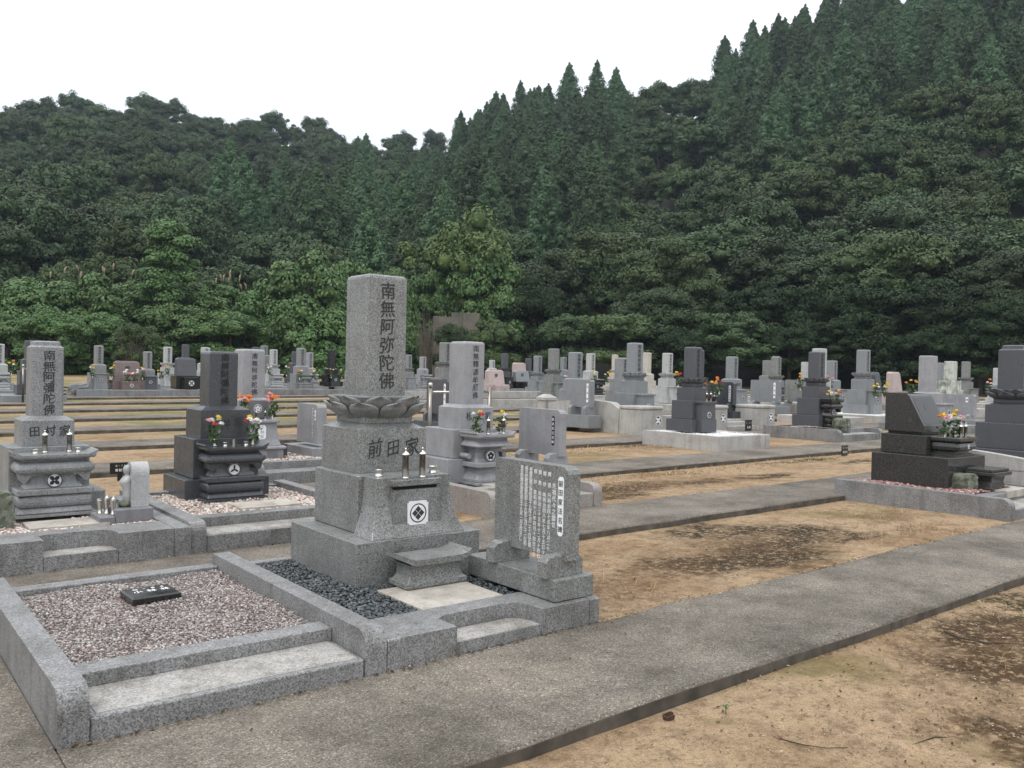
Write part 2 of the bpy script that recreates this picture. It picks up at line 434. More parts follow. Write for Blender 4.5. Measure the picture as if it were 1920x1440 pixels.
def slab(name, x0, x1, y0, y1, zf, depth, seg=1.2, seed=0, edge=True):
    rnd = random.Random(seed); n = max(2, int((x1 - x0) / seg)); rings = []
    for i in range(n + 1):
        x = x0 + (x1 - x0) * i / n; z = zf(x)
        e = rnd.uniform(-.014, .014); e2 = rnd.uniform(-.028, .02); q = rnd.uniform(-.004, .004)
        rings.append([(x, y0 + e, z - depth), (x, y1 + e2, z - depth), (x, y1 + e2, z + q), (x, y0 + .012 + e, z + q), (x, y0 + e, z - .012 + q)])
    mb = MB(); mb.loft(rings)
    o = struct(mb.build(name, M_CONC))
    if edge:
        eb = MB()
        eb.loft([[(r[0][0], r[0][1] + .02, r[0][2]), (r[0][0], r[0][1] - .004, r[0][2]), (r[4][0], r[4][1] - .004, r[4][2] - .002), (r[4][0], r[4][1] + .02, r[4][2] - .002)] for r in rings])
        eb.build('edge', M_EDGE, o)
    return o
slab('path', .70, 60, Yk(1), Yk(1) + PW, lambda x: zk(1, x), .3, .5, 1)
slab('path', -2.2, .696, -4.0, Yk(2) - .004, lambda x: zk(1, x) - .002, .3, .4, 99, False)
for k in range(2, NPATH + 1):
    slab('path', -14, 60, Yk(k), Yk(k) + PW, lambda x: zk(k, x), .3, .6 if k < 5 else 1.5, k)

# ---- hills behind the cemetery
def bearing(X, Y):
    cx = CAM_M[0][0] * X + CAM_M[1][0] * Y; cz = -(CAM_M[0][2] * X + CAM_M[1][2] * Y)
    return 960 + FPX * cx / max(cz, 1e-3) if cz > .02 * math.hypot(X, Y) else (-9000 if cx < 0 else 9000)
def ground_dir(c):
    """unit ground vector toward image column c"""
    d = CAM_M @ Vector((c - 960, 22 - (c - 960) * .0224, -FPX)); d.z = 0; d.normalize(); return d
SKY_L = [(-900, 250), (-300, 215), (0, 195), (90, 180), (250, 190), (430, 210), (600, 235), (680, 250), (835, 265), (1000, 262), (1400, 280), (2300, 300)]
SKY_R = [(-900, 640), (300, 600), (560, 500), (700, 410), (780, 340), (835, 275), (880, 215), (960, 190), (1050, 165), (1210, 150), (1300, 120), (1400, 70), (1550, 0), (1700, -60), (1920, -130), (2600, -200)]
R_L, R_R, R_0 = 235.0, 172.0, 66.0
def elev(tab, c):
    c = min(max(c, -900), 2600)
    y = float(np.interp(c, [t[0] for t in tab], [t[1] for t in tab]))
    return (697 + (c - 960) * .0224 - y) / math.hypot(FPX, c - 960)
def hill_z(X, Y):
    r = math.hypot(X, Y); c = bearing(X, Y); base = .0071 * min(X, 90) + .0128 * min(Y, 80) - .05
    out = base
    for tab, rr, th in ((SKY_L, R_L, 9.0), (SKY_R, R_R, 11.0)):
        top = elev(tab, c) * rr + EYE - th
        t = (r - R_0) / (rr - R_0)
        if t <= 0: z = base - .3
        elif t <= 1: z = base + (top - base) * t ** 1.15
        else: z = top - (r - rr) * .5
        out = max(out, z)
    return out
M_HILL = flat('forest_floor', (.014, .015, .008), .95, 0, .4, .6)
def build_hills():
    cols = [-1100 + 60 * i for i in range(70)]
    rs = [60, 66, 70, 76, 84, 94, 104, 116, 128, 140, 152, 164, 172, 178, 188, 200, 212, 224, 235, 243, 260, 300, 400]
    v = []; f = []
    for r in rs:
        for c in cols:
            d = ground_dir(c); X, Y = d.x * r, d.y * r
            v.append((X, Y, hill_z(X, Y) - (.6 if r == 60 else 0)))
    n = len(cols)
    for i in range(len(rs) - 1):
        for j in range(n - 1): f.append((i * n + j, i * n + j + 1, (i + 1) * n + j + 1, (i + 1) * n + j))
    me = bpy.data.meshes.new('hill'); me.from_pydata(v, [], f); me.materials.append(M_HILL)
    me.polygons.foreach_set('use_smooth', [True] * len(f)); me.update()
    struct(link('hill', me))
build_hills()

# ================================================================== FOREST
def leaf_quads(P, N, size, rng, aspect=.62, tilt=.55):
    """one rhombic leaf (or leaf spray) at each point P facing roughly along N"""
    n = len(P)
    N = N + rng.normal(0, tilt, (n, 3)); N /= np.linalg.norm(N, axis=1)[:, None]
    T = np.cross(N, rng.normal(0, 1, (n, 3))); T /= np.linalg.norm(T, axis=1)[:, None] + 1e-9
    B = np.cross(N, T)
    s = (size * rng.uniform(.6, 1.35, n))[:, None]
    v = np.stack([P - T * s * .5, P + B * s * .5 * aspect + T * s * .08, P + T * s * .5, P - B * s * .5 * aspect + T * s * .08], 1).reshape(-1, 3)
    return v, np.arange(4 * n).reshape(-1, 4)
def _qs():
    V = {}; F = []
    def vid(p):
        k = tuple(round(q, 3) for q in p)
        if k not in V: V[k] = len(V)
        return V[k]
    for ax in range(3):
        for sg in (-1, 1):
            for i in range(2):
                for j in range(2):
                    q = []
                    for (u, w) in ((i, j), (i + 1, j), (i + 1, j + 1), (i, j + 1)):
                        p = [0, 0, 0]; p[ax] = sg; p[(ax + 1) % 3] = u - 1; p[(ax + 2) % 3] = w - 1; q.append(vid(p))
                    F.append(q if sg > 0 else q[::-1])
    A = np.array(sorted(V, key=V.get), dtype=float); return A / np.linalg.norm(A, axis=1)[:, None], np.array(F)
QS_V, QS_F = _qs()
def cores(C, Rad, rng, k=.56):
    """the dense inside of each bough: a small uneven solid under its leaves"""
    m = len(C)
    V = QS_V[None] * (k * rng.uniform(.5, 1.12, (m, len(QS_V), 1))) * Rad[:, None] + C[:, None]
    return V.reshape(-1, 3), (QS_F[None] + len(QS_V) * np.arange(m)[:, None, None]).reshape(-1, 4)
def clouds(C, Rad, per, size, rng, aspect=.62, up=.35, tilt=.55, low=-.45):
    """leaves over the surfaces of many ellipsoidal boughs"""
    m = len(C)
    D = rng.normal(0, 1, (m * per, 3)); D /= np.linalg.norm(D, axis=1)[:, None]; D[:, 2] = np.where(D[:, 2] < low, -D[:, 2], D[:, 2])
    D /= np.linalg.norm(D, axis=1)[:, None]
    Ci = np.repeat(C, per, 0); Ri = np.repeat(Rad, per, 0)
    rr = np.where(rng.uniform(0, 1, (m * per, 1)) < .82, rng.uniform(.86, 1.06, (m * per, 1)), rng.uniform(.4, .9, (m * per, 1)))
    P = Ci + D * Ri * rr
    N = D + np.array([0, 0, up])
    return join_np([leaf_quads(P, N, size, rng, aspect, tilt), cores(C, Rad, rng)])
def trunk_mb(h, r, limbs, rng, spread):
    mb = MB(); k = .03 * h
    pts = [(0, 0, -.8), (rng.uniform(-k, k), rng.uniform(-k, k), h * .35), (rng.uniform(-k, k), rng.uniform(-k, k), h * .7), (0, 0, h)]
    mb.tube(pts, [r * 1.25, r, r * .7, r * .25], 7)
    for _ in range(limbs):
        a = rng.uniform(0, 6.28); z = rng.uniform(.25, .75) * h; l = spread * rng.uniform(.5, .85)
        mb.tube([(0, 0, z), (math.cos(a) * l * .5, math.sin(a) * l * .5, z + .22 * l), (math.cos(a) * l, math.sin(a) * l, z + .55 * l)], [r * .45, r * .3, r * .1], 5)
    return mb
def join_np(parts):
    vs = []; fs = []; b = 0
    for v, f in parts: vs.append(v); fs.append(f + b); b += len(v)
    return np.concatenate(vs), np.concatenate(fs)
def broad_crown(seed, h, rad, lumps, per, size, flatness=.8, skirt=.1, tilt=.36):
    rng = np.random.default_rng(seed)
    C = []; Q = []
    zc = h - rad * flatness
    while len(C) < lumps:
        d = rng.normal(0, 1, 3); d /= np.linalg.norm(d)
        if d[2] < -.5: continue
        q = rng.uniform(.38, .80)
        az = math.atan2(d[1], d[0]); wob = 1 + .16 * math.sin(3 * az + seed) + .10 * math.sin(5 * az + 4 * d[2] + seed * 2) + .07 * math.sin(7 * d[2] + seed)
        C.append((d[0] * rad * q * wob, d[1] * rad * q * wob, zc + d[2] * rad * flatness * q * wob + (-skirt * rad if d[2] < 0 else 0)))
        s = rad * rng.uniform(.12, .25)
        Q.append((s * rng.uniform(.95, 1.25), s * rng.uniform(.95, 1.25), s * rng.uniform(.85, 1.2)))
    return clouds(np.array(C), np.array(Q), per, size, rng, .6, .20, tilt, -.25)
def cedar_crown(seed, h, rad, boughs, per, size):
    rng = np.random.default_rng(seed); C = []; Q = []
    for i in range(boughs):
        t = (i + rng.uniform(0, 1)) / boughs; z = h * (.06 + .92 * t ** .95)
        R_ = rad * (1 - math.exp(-.72 * (h - z) / rad)) * rng.uniform(.72, 1.04) + .10
        a = i * 2.39996 + rng.uniform(-.5, .5); q = rng.uniform(.25, .85)
        C.append((math.cos(a) * R_ * q, math.sin(a) * R_ * q, z - .38 * R_ * q))
        s = max(.22, (.33 * R_ + .18) * rng.uniform(.65, 1.15))
        Q.append((s, s, s * rng.uniform(.75, 1.05)))
    C.append((0, 0, h * .985)); Q.append((.2, .2, .5))
    return clouds(np.array(C), np.array(Q), per, size, rng, .45, .15, .36, -.6)
LEAF = {
    'broad': island('broadleaf_foliage', [(0, (.035, .060, .024)), (1, (.057, .090, .036))], .6, .6, .25),
    'olive': island('olive_foliage', [(0, (.046, .073, .026)), (1, (.072, .104, .037))], .6, .5, .25),
    'cedar': island('cedar_foliage', [(0, (.050, .088, .042)), (1, (.076, .125, .059))], .6, .75, .2),
    'kudzu': island('kudzu_leaves', [(0, (.050, .098, .030)), (.5, (.074, .138, .043)), (.97, (.098, .168, .056)), (1, (.18, .19, .05))], .55, .25, .25),
    'bright': island('pale_green_foliage', [(0, (.052, .096, .026)), (.7, (.080, .134, .036)), (1, (.13, .165, .045))], .55, .2, .25),
    'canopy_shade': island('canopy_shade_foliage', [(0, (.012, .022, .011)), (.5, (.022, .037, .017)), (1, (.044, .070, .028))], .7, .35, .12),  # leaf colour darkened to stand for the shade beneath the right-hand canopy
    'brown': island('dry_shrub_foliage', [(0, (.042, .046, .024)), (.6, (.060, .062, .032)), (1, (.09, .085, .05))], .7, .2, .2)}
M_BARK = flat('bark', (.055, .043, .032), .9, 0, .35, 6.0)
M_BARKL = flat('pale_bark', (.105, .09, .07), .9, 0, .35, 8.0)
def tree_mesh(name, crown, mb, leafmat):
    """far trees: one mesh, foliage in slot 0 and trunk in slot 1"""
    v, f = crown; nq = len(f)
    tv = np.array(mb.v); tf = [q for q in mb.f if len(q) == 4]
    V = np.concatenate([v, tv]); F = np.concatenate([f, np.array(tf) + len(v)])
    me = npmesh(name, V, F, [leafmat, M_BARK])
    idx = np.zeros(len(F), dtype=np.int32); idx[nq:] = 1
    me.polygons.foreach_set('material_index', idx)
    return me
rngT = np.random.default_rng(7)
BROAD = [tree_mesh('broadleaf_tree', broad_crown(s, 9.0 + (s % 3), 4.1, 78, 170, .27, (1.0, 1.22, .9)[s % 3]), trunk_mb(6.5, .22, 5, rngT, 3.6), LEAF['broad']) for s in range(1, 7)]
CEDAR = [tree_mesh('cedar_tree', cedar_crown(s + 40, 12.0 + s, 3.3 + .2 * s, 150, 120, .28), trunk_mb(10.5 + s, .2, 0, rngT, 1), LEAF['cedar']) for s in range(4)]
def over(o, mat, slot=0):
    o.material_slots[slot].link = 'OBJECT'; o.material_slots[slot].material = mat
def plant_forest():
    rnd = random.Random(11); pts = []
    def is_cedar(cc, rr, X, Y, right):
        t = (rr - R_0) / ((R_R if right else R_L) - R_0)
        w = .12 * math.sin(X * .11 + 1.3) + .10 * math.sin(Y * .13 + X * .05)
        if right and 1165 < cc < 1325: return False                    # a tongue of broadleaf wood runs up to the ridge here
        if right: return t + w > (.54 if cc > 1230 else (.24 if cc < 1120 else .38))
        return (625 < cc < 870 and t + w < .50 and t > .02) or (400 < cc < 590 and .14 < t + w < .34)
    for kind in ('broad', 'cedar'):
        r = 78.0
        while r < R_L + 2:
            s = (6.0 + .008 * (r - 70)) if kind == 'broad' else 6.1
            c = -160 + rnd.uniform(0, 60); dc = s / r * FPX * .93
            while c < 2060:
                cc = c + rnd.uniform(-.33, .33) * dc; rr = r + rnd.uniform(-.75, .75) * s
                c += dc
                d = ground_dir(cc); X, Y = d.x * rr, d.y * rr
                right = elev(SKY_R, cc) > elev(SKY_L, cc) * .95 and cc > 815
                if right and rr > R_R + 7: continue
                if is_cedar(cc, rr, X, Y, right) != (kind == 'cedar'): continue
                z = hill_z(X, Y)
                ang = EYE + (697 + (cc - 960) * .0224 + 60) / math.hypot(FPX, cc - 960) * rr    # above the picture: nothing to see
                if z - 3 > ang: continue
                pts.append((cc, rr, X, Y, z, right))
            r += s * .92
    c = -60.0
    while c < 850:                                   # a closed row of crowns along the left ridge
        d = ground_dir(c); q = R_L - 3 + rnd.uniform(-1.5, 1.5); pts.append((c, q, d.x * q, d.y * q, hill_z(d.x * q, d.y * q), False)); c += 5.5 / R_L * FPX
    c = 850.0
    while c < 1620:                                  # cedars standing close along the right ridge
        d = ground_dir(c); q = R_R - 1 + rnd.uniform(-2, 2); pts.append((c, q, d.x * q, d.y * q, hill_z(d.x * q, d.y * q), True)); c += rnd.uniform(2.8, 5.2) / R_R * FPX
    pts.sort(key=lambda p: p[1])
    n = {'cedar': 0, 'broad': 0}; mass = {'cedar': [], 'broad': []}
    for (cc, rr, X, Y, z, right) in pts:
        ced = is_cedar(cc, rr, X, Y, right); kind = 'cedar' if ced else 'broad'
        if ced:
            sc = rnd.uniform(.86, 1.08); idx = rnd.randrange(4); scl = (sc * rnd.uniform(.9, 1.15), sc * rnd.uniform(.9, 1.15), sc)
        else:
            sc = rnd.uniform(.68, 1.08); idx = rnd.randrange(len(BROAD)) + (len(BROAD) if rnd.random() < (.42 if right else .22) else 0)
            scl = (sc * rnd.uniform(.9, 1.2), sc * rnd.uniform(.9, 1.2), sc * rnd.uniform(.9, 1.12))
        loc = (X, Y, z - (.4 if ced else 1.3)); rot = (rnd.uniform(-.04, .04), rnd.uniform(-.04, .04), rnd.uniform(0, 6.28))
        n[kind] += 1
        if n[kind] > 296:                      # the farthest ones: one mass of wood
            mass[kind].append((idx, loc, rot, scl)); continue
        if ced:
            o = link('cedar_tree', CEDAR[idx])
            if right: tag(o, 'dark pointed cedar in the plantation on the steep right hillside', 'cedar', 'cedars on the right hillside')
            elif cc > 590: tag(o, 'dark pointed cedar in the valley between the two hills', 'cedar', 'cedars in the valley')
            else: tag(o, 'dark pointed cedar among broadleaf trees on the left hillside', 'cedar', 'cedars on the left hillside')
        else:
            o = link('broadleaf_tree', BROAD[idx % len(BROAD)])
            if idx >= len(BROAD): over(o, LEAF['olive'])
            if right: tag(o, 'round green broadleaf tree below the cedars on the right hillside', 'tree', 'broadleaf trees on the right hillside')
            else: tag(o, 'round dark broadleaf tree on the long left hillside', 'tree', 'broadleaf trees on the left hillside')
        o.location, o.rotation_euler, o.scale = loc, rot, scl
    far_wood('cedar_wood', CEDAR, mass['cedar'], 'far mass of cedars along the top of the right hill')
    ol = []
    for me in BROAD:
        c = me.copy(); c.materials[0] = LEAF['olive']; ol.append(c)
    far_wood('broadleaf_wood', BROAD + ol, mass['broad'], 'far mass of broadleaf wood along the top of the left hill')
    print('FOREST', n)
def far_wood(name, meshes, items, label):
    if not items: return
    col = bpy.data.collections.new(name + '_kinds')
    for i, me in enumerate(meshes): col.objects.link(bpy.data.objects.new('%s_kind_%02d' % (name, i), me))
    pm = bpy.data.meshes.new(name); pm.from_pydata([q[1] for q in items], [], []); pm.update()
    for an, ty, vals in (('kind', 'INT', [q[0] for q in items]), ('turn', 'FLOAT_VECTOR', [v for q in items for v in q[2]]), ('size', 'FLOAT_VECTOR', [v for q in items for v in q[3]])):
        at = pm.attributes.new(an, ty, 'POINT'); at.data.foreach_set('value' if ty == 'INT' else 'vector', vals)
    g = bpy.data.node_groups.new(name, 'GeometryNodeTree')
    g.interface.new_socket('Geometry', in_out='INPUT', socket_type='NodeSocketGeometry'); g.interface.new_socket('Geometry', in_out='OUTPUT', socket_type='NodeSocketGeometry')
    gi, go = g.nodes.new('NodeGroupInput'), g.nodes.new('NodeGroupOutput')
    ip = g.nodes.new('GeometryNodeInstanceOnPoints'); ci = g.nodes.new('GeometryNodeCollectionInfo')
    ci.inputs['Collection'].default_value = col; ci.inputs['Separate Children'].default_value = True; ci.inputs['Reset Children'].default_value = True
    def attr(nm, ty):
        q = g.nodes.new('GeometryNodeInputNamedAttribute'); q.data_type = ty; q.inputs['Name'].default_value = nm; return q.outputs['Attribute']
    g.links.new(gi.outputs[0], ip.inputs['Points']); g.links.new(ci.outputs[0], ip.inputs['Instance']); ip.inputs['Pick Instance'].default_value = True
    g.links.new(attr('kind', 'INT'), ip.inputs['Instance Index']); g.links.new(attr('turn', 'FLOAT_VECTOR'), ip.inputs['Rotation']); g.links.new(attr('size', 'FLOAT_VECTOR'), ip.inputs['Scale'])
    g.links.new(ip.outputs[0], go.inputs[0])
    o = link(name, pm); md = o.modifiers.new('wood', 'NODES'); md.node_group = g
    tag(o, label, 'wood', None, 'stuff')
plant_forest()

# ---- the belt of shrubs and trees along the cemetery edge
def mound_crown(seed, h, rad, lumps, per, size, tower=0.0):
    """climber-smothered heap: boughs spread over the whole outside down to the ground"""
    rng = np.random.default_rng(seed); C = []; Q = []
    for _ in range(lumps):
        t = rng.uniform(0, 1); a = rng.uniform(0, 6.28)
        prof = (1 - t ** 2.2) ** .5 if tower == 0 else (.42 + .58 * (1 - t) ** 1.6) * (1 - t ** 7) ** .5
        q = rng.uniform(.55, .9) * prof * (1 + .18 * math.sin(3 * a + seed) + .12 * math.sin(5 * a + t * 6))
        s = rad * rng.uniform(.10, .23) * (.8 if tower else 1)
        C.append((math.cos(a) * rad * q, math.sin(a) * rad * q, max(.3, h * t - s * .6)))
        Q.append((s * 1.2, s * 1.2, s * .8))
    return clouds(np.array(C), np.array(Q), per, size, rng, .8, .35, .38, -.45)
def umbrella_crown(seed, h, rad, lumps, per, size):
    """layered tree with flat spreading sprays"""
    rng = np.random.default_rng(seed); C = []; Q = []
    for _ in range(lumps):
        t = rng.uniform(0, 1); a = rng.uniform(0, 6.28)
        q = math.sqrt(rng.uniform(.05, 1)) * (1 - .45 * t) * (1 + .25 * math.sin(2 * a + seed))
        C.append((math.cos(a) * rad * q, math.sin(a) * rad * q, h * (.30 + .62 * t) + .18 * rad * (1 - q)))
        s = rad * rng.uniform(.08, .21); Q.append((s * 1.25, s * 1.25, s * .8))
    return clouds(np.array(C), np.array(Q), per, size, rng, .6, .35, .38, -.3)
FRONT_KINDS = {}
def crown_mesh(kind):
    if kind not in FRONT_KINDS:
        i = len(FRONT_KINDS)
        k = kind[0]
        if k == 'm': cr, mat = mound_crown(60 + i, 5.0, 3.2, 120, 260, .165), LEAF['kudzu']
        elif k == 't': cr, mat = mound_crown(70 + i, 11.0, 3.6, 150, 290, .165, 1.0), LEAF['kudzu']
        elif k == 'u': cr, mat = umbrella_crown(80 + i, 8.0, 5.0, 110, 310, .205), LEAF['broad']
        elif k == 'b': cr, mat = broad_crown(90 + i, 8.0, 3.6, 105, 300, .20, .85, .45), LEAF['bright']
        else: cr, mat = cedar_crown(30 + i, 6.0, 1.5, 90, 45, .24), LEAF['cedar']
        tr = trunk_mb({'t': 9.0, 'm': 3.6, 'u': 6.5, 'b': 6.0}.get(k, 5.5), .16, 7 if k in 'ubm' else 3, np.random.default_rng(i), 2.6)
        FRONT_KINDS[kind] = (npmesh('crown', cr[0], cr[1], mat), tr.mesh('trunk', M_BARK), {'m': (5.0, 3.2), 't': (11.0, 3.6), 'u': (8.4, 5.0), 'b': (8.0, 3.6)}.get(k, (6.0, 1.5)))
    return FRONT_KINDS[kind]
def front(c, ytop, half, kind, r, label, leaf=None, group=None):
    d = ground_dir(c); X, Y = d.x * r, d.y * r; z = hill_z(X, Y) if r > R_0 else soil_z(min(X, 90), Y)
    ce, tr, (h0, r0) = crown_mesh(kind)
    top = EYE + (697 + (c - 960) * .0224 - ytop) / math.hypot(FPX, c - 960) * r
    h = top - z; w = half / math.hypot(FPX, c - 960) * r
    nm = {'m': 'climber_covered_shrub', 't': 'climber_covered_tree', 'u': 'spreading_tree', 'b': 'bushy_tree', 'c': 'small_conifer'}[kind[0]]
    t = thing(nm, label, 'conifer' if kind[0] == 'c' else ('shrub' if kind[0] == 'm' else 'tree'), (X, Y, z), (c * 1.7) % 6.28, group)
    t.scale = (w / r0, w / r0, h / h0)
    co = link('crown', ce, t); link('trunk', tr, t)
    if leaf: over(co, LEAF[leaf])
    return t
KG, TG = 'climber-smothered shrubs along the cemetery edge', 'trees along the foot of the right hill'
ORD = ['first', 'second', 'third', 'fourth', 'fifth', 'sixth', 'seventh', 'eighth', 'ninth', 'tenth', 'eleventh', 'twelfth', 'thirteenth', 'fourteenth', 'fifteenth', 'sixteenth', 'seventeenth', 'eighteenth', 'nineteenth', 'twentieth', 'twenty-first', 'twenty-second', 'twenty-third', 'twenty-fourth', 'twenty-fifth']
SHRUB_C = [-40, 60, 165, 235, 395, 470, 655, 730, 15, 330, 190, 690, 620]
TREE_C = [1010, 1045, 1125, 1150, 1060, 1245, 1225, 1330, 1370, 1450, 1440, 1530, 1560, 1650, 1680, 1770, 1790, 1890, 1900, 1990, 1740, 1480, 1280, 1840]
front(310, 415, 120, 't1', 63, 'tall column of climber-covered tree standing above the left shrub belt')
for i, (c, y, h, k) in enumerate([(-40, 530, 120, 'm1'), (60, 520, 110, 'm2'), (165, 512, 110, 'm3'), (235, 530, 90, 'm1'), (395, 525, 100, 'm2'), (470, 548, 95, 'm3'), (655, 492, 85, 'm1'), (730, 500, 70, 'm2'), (15, 590, 80, 'm3'), (330, 570, 90, 'm1'), (190, 585, 80, 'm2'), (690, 560, 80, 'm3'), (620, 575, 80, 'm2')]):
    n_l = sum(1 for q in SHRUB_C if q < c)
    front(c, y, h, k, 66 - (i % 3) * 1.5 if y < 560 else 59.5 + (i % 2), ORD[n_l] + ' shrub mound from the left smothered in climbing leaves behind the left graves', None, KG)
front(575, 470, 115, 'm3', 62, 'big rounded heap of pale climbing leaves left of the tallest gravestone')
front(102, 578, 75, 'b1', 56.5, 'light green rounded bush at the far left above the carved granite grave', 'kudzu')
front(430, 585, 95, 'b2', 57.5, 'bright leafy bush right of the tall climber-covered column', 'kudzu')
front(255, 605, 50, 'b3', 56, 'dull thin-leaved bush beneath the tall climber-covered column', 'olive')
front(868, 404, 112, 'b1', 69, 'large tree with yellow-green crown behind the concrete panels', 'bright')
front(905, 470, 95, 'm1', 67, 'climber-covered tree side hanging right of the concrete panels')
front(800, 505, 70, 'm2', 67.5, 'leafy shrub mound left of the yellow-green tree')
front(925, 600, 60, 'b2', 58.5, 'yellowish bush in front of the concrete panels', 'olive')
front(846, 606, 46, 'b3', 57.5, 'small green bush growing before the concrete panels', 'broad')
for i, (c, y, h, k, r, lf) in enumerate([(1010, 520, 80, 'b1', 66, 'canopy_shade'), (1045, 470, 95, 'b2', 74, 'broad'), (1125, 430, 110, 'b3', 76, 'olive'), (1150, 585, 100, 'b3', 60, 'olive'), (1060, 590, 75, 'b2', 61, 'broad'), (1245, 455, 120, 'u3', 68, 'olive'), (1225, 545, 110, 'u1', 63, 'broad'),
                                         (1330, 420, 120, 'b1', 78, 'broad'), (1370, 590, 105, 'u3', 60, 'broad'), (1450, 450, 130, 'b2', 73, 'broad'), (1440, 530, 110, 'u2', 65, 'canopy_shade'), (1530, 480, 120, 'b3', 71, 'broad'), (1560, 600, 90, 'u2', 62, 'canopy_shade'), (1650, 440, 150, 'u2', 69, 'olive'),
                                         (1680, 520, 140, 'u1', 65, 'canopy_shade'), (1770, 540, 120, 'u3', 63, 'canopy_shade'), (1790, 430, 130, 'b1', 76, 'broad'), (1890, 470, 130, 'u2', 70, 'broad'), (1900, 560, 110, 'u1', 61, 'canopy_shade'), (1990, 420, 150, 'b3', 73, 'broad'), (1740, 610, 70, 'b1', 60, 'canopy_shade'), (1480, 610, 70, 'b3', 61, 'canopy_shade'), (1280, 615, 65, 'b1', 59, 'canopy_shade'), (1840, 610, 80, 'b2', 60, 'canopy_shade')]):
    front(c, y, h, k, r, ORD[sum(1 for q in TREE_C if q < c)] + (' dark spreading tree from the left at the foot of the right hill' if k[0] == 'u' else ' tree from the left at the foot of the right hill, low and bushy'), lf, TG)
front(1648, 590, 42, 'c1', 59.5, 'small dark conifer under the spreading trees at right', 'canopy_shade')
def bare_bush(c, ytop, half, r, label):
    d = ground_dir(c); X, Y = d.x * r, d.y * r; z = soil_z(X, Y)
    top = EYE + (697 + (c - 960) * .0224 - ytop) / math.hypot(FPX, c - 960) * r - z; w = half / FPX * r
    t = thing('bare_bush', label, 'bush', (X, Y, z)); rnd = random.Random(int(c)); mb = MB()
    for _ in range(70):
        a = rnd.uniform(0, 6.28); q = rnd.uniform(.1, 1) * w; h = top * rnd.uniform(.5, 1); b = rnd.uniform(0, .35)
        mb.tube([(math.cos(a) * b, math.sin(a) * b, 0), (math.cos(a) * q * .4 + rnd.uniform(-.1, .1), math.sin(a) * q * .4, h * .5), (math.cos(a) * q, math.sin(a) * q, h)], [.024, .016, .006], 4)
    mb.build('stem', M_BARKL, t)
bare_bush(797, 572, 34, 57, 'tall clump of bare pale stems right behind the tallest gravestone')
bare_bush(250, 618, 38, 55.2, 'bare brown twiggy bush at the foot of the left shrub belt')
# pampas grass plumes above the shrubs
M_PLUME = island('pampas_plume', [(0, (.20, .14, .10)), (.6, (.32, .25, .18)), (1, (.46, .41, .31))], .9)
M_BLADE = island('grass_blade', [(0, (.06, .085, .025)), (1, (.12, .15, .05))], .8)
def pampas(c, ytop, r, n, seed, label):
    rnd = random.Random(seed); d = ground_dir(c); X, Y = d.x * r, d.y * r; z = hill_z(X, Y) if r > R_0 else soil_z(X, Y)
    top = EYE + (697 + (c - 960) * .0224 - ytop) / math.hypot(FPX, c - 960) * r - z
    t = thing('pampas_grass', label, 'grass clump', (X, Y, z), 0, 'pampas grass above the shrubs')
    st = MB()
    for i in range(n):
        a, q = rnd.uniform(0, 6.28), rnd.uniform(.2, 1.5); h = top * rnd.uniform(.90, 1.0); x, y = math.cos(a) * q, math.sin(a) * q
        st.tube([(x * .6, y * .6, 0), (x * .8, y * .8, h * .6), (x, y, h)], [.03, .025, .015], 4)
        p = MB(); l = rnd.uniform(.35, .6); lean = rnd.uniform(-.25, .25)
        p.tube([(x, y, h - .1), (x + lean * .4, y, h + l * .45), (x + lean, y, h + l * .85)], [.02, .075, .015], 5)
        p.build('plume', M_PLUME, t)
    st.build('stem', M_BLADE, t)
for i, (c, y, n) in enumerate([(125, 508, 4), (175, 503, 3), (205, 494, 2), (408, 519, 4), (462, 529, 4), (440, 517, 2)]):
    pampas(c, y, 69.5, n, i, 'pampas grass with beige plumes above the left shrub belt')
# concrete panels of an old wall
def panels():
    r = 63.0; d = ground_dir(854); rt = Vector((-d.y, d.x, 0)) * -1; z = soil_z(d.x * r, d.y * r)
    t = thing('concrete_wall', 'weathered concrete wall panels half hidden in the bushes', 'wall', (d.x * r, d.y * r, z), math.atan2(rt.y, rt.x))
    m = flat('weathered_concrete', (.125, .110, .092), .9, 0, .35, 1.4)
    for x0, x1, h in ((-1.72, -.42, 4.55), (-.39, .42, 4.86), (.45, 1.68, 4.86)):
        mb = MB(); mb.stone(x0, x1, -.12, .12, 0, h, .02); p = mb.build('panel', m, t)
    for x in (-.9, 1.0): mb = MB(); mb.prism(ell(x, 3.0, .06, .06), 'y', -.122, -.14); mb.build('drain_hole', M_GLASSD, t)
panels()

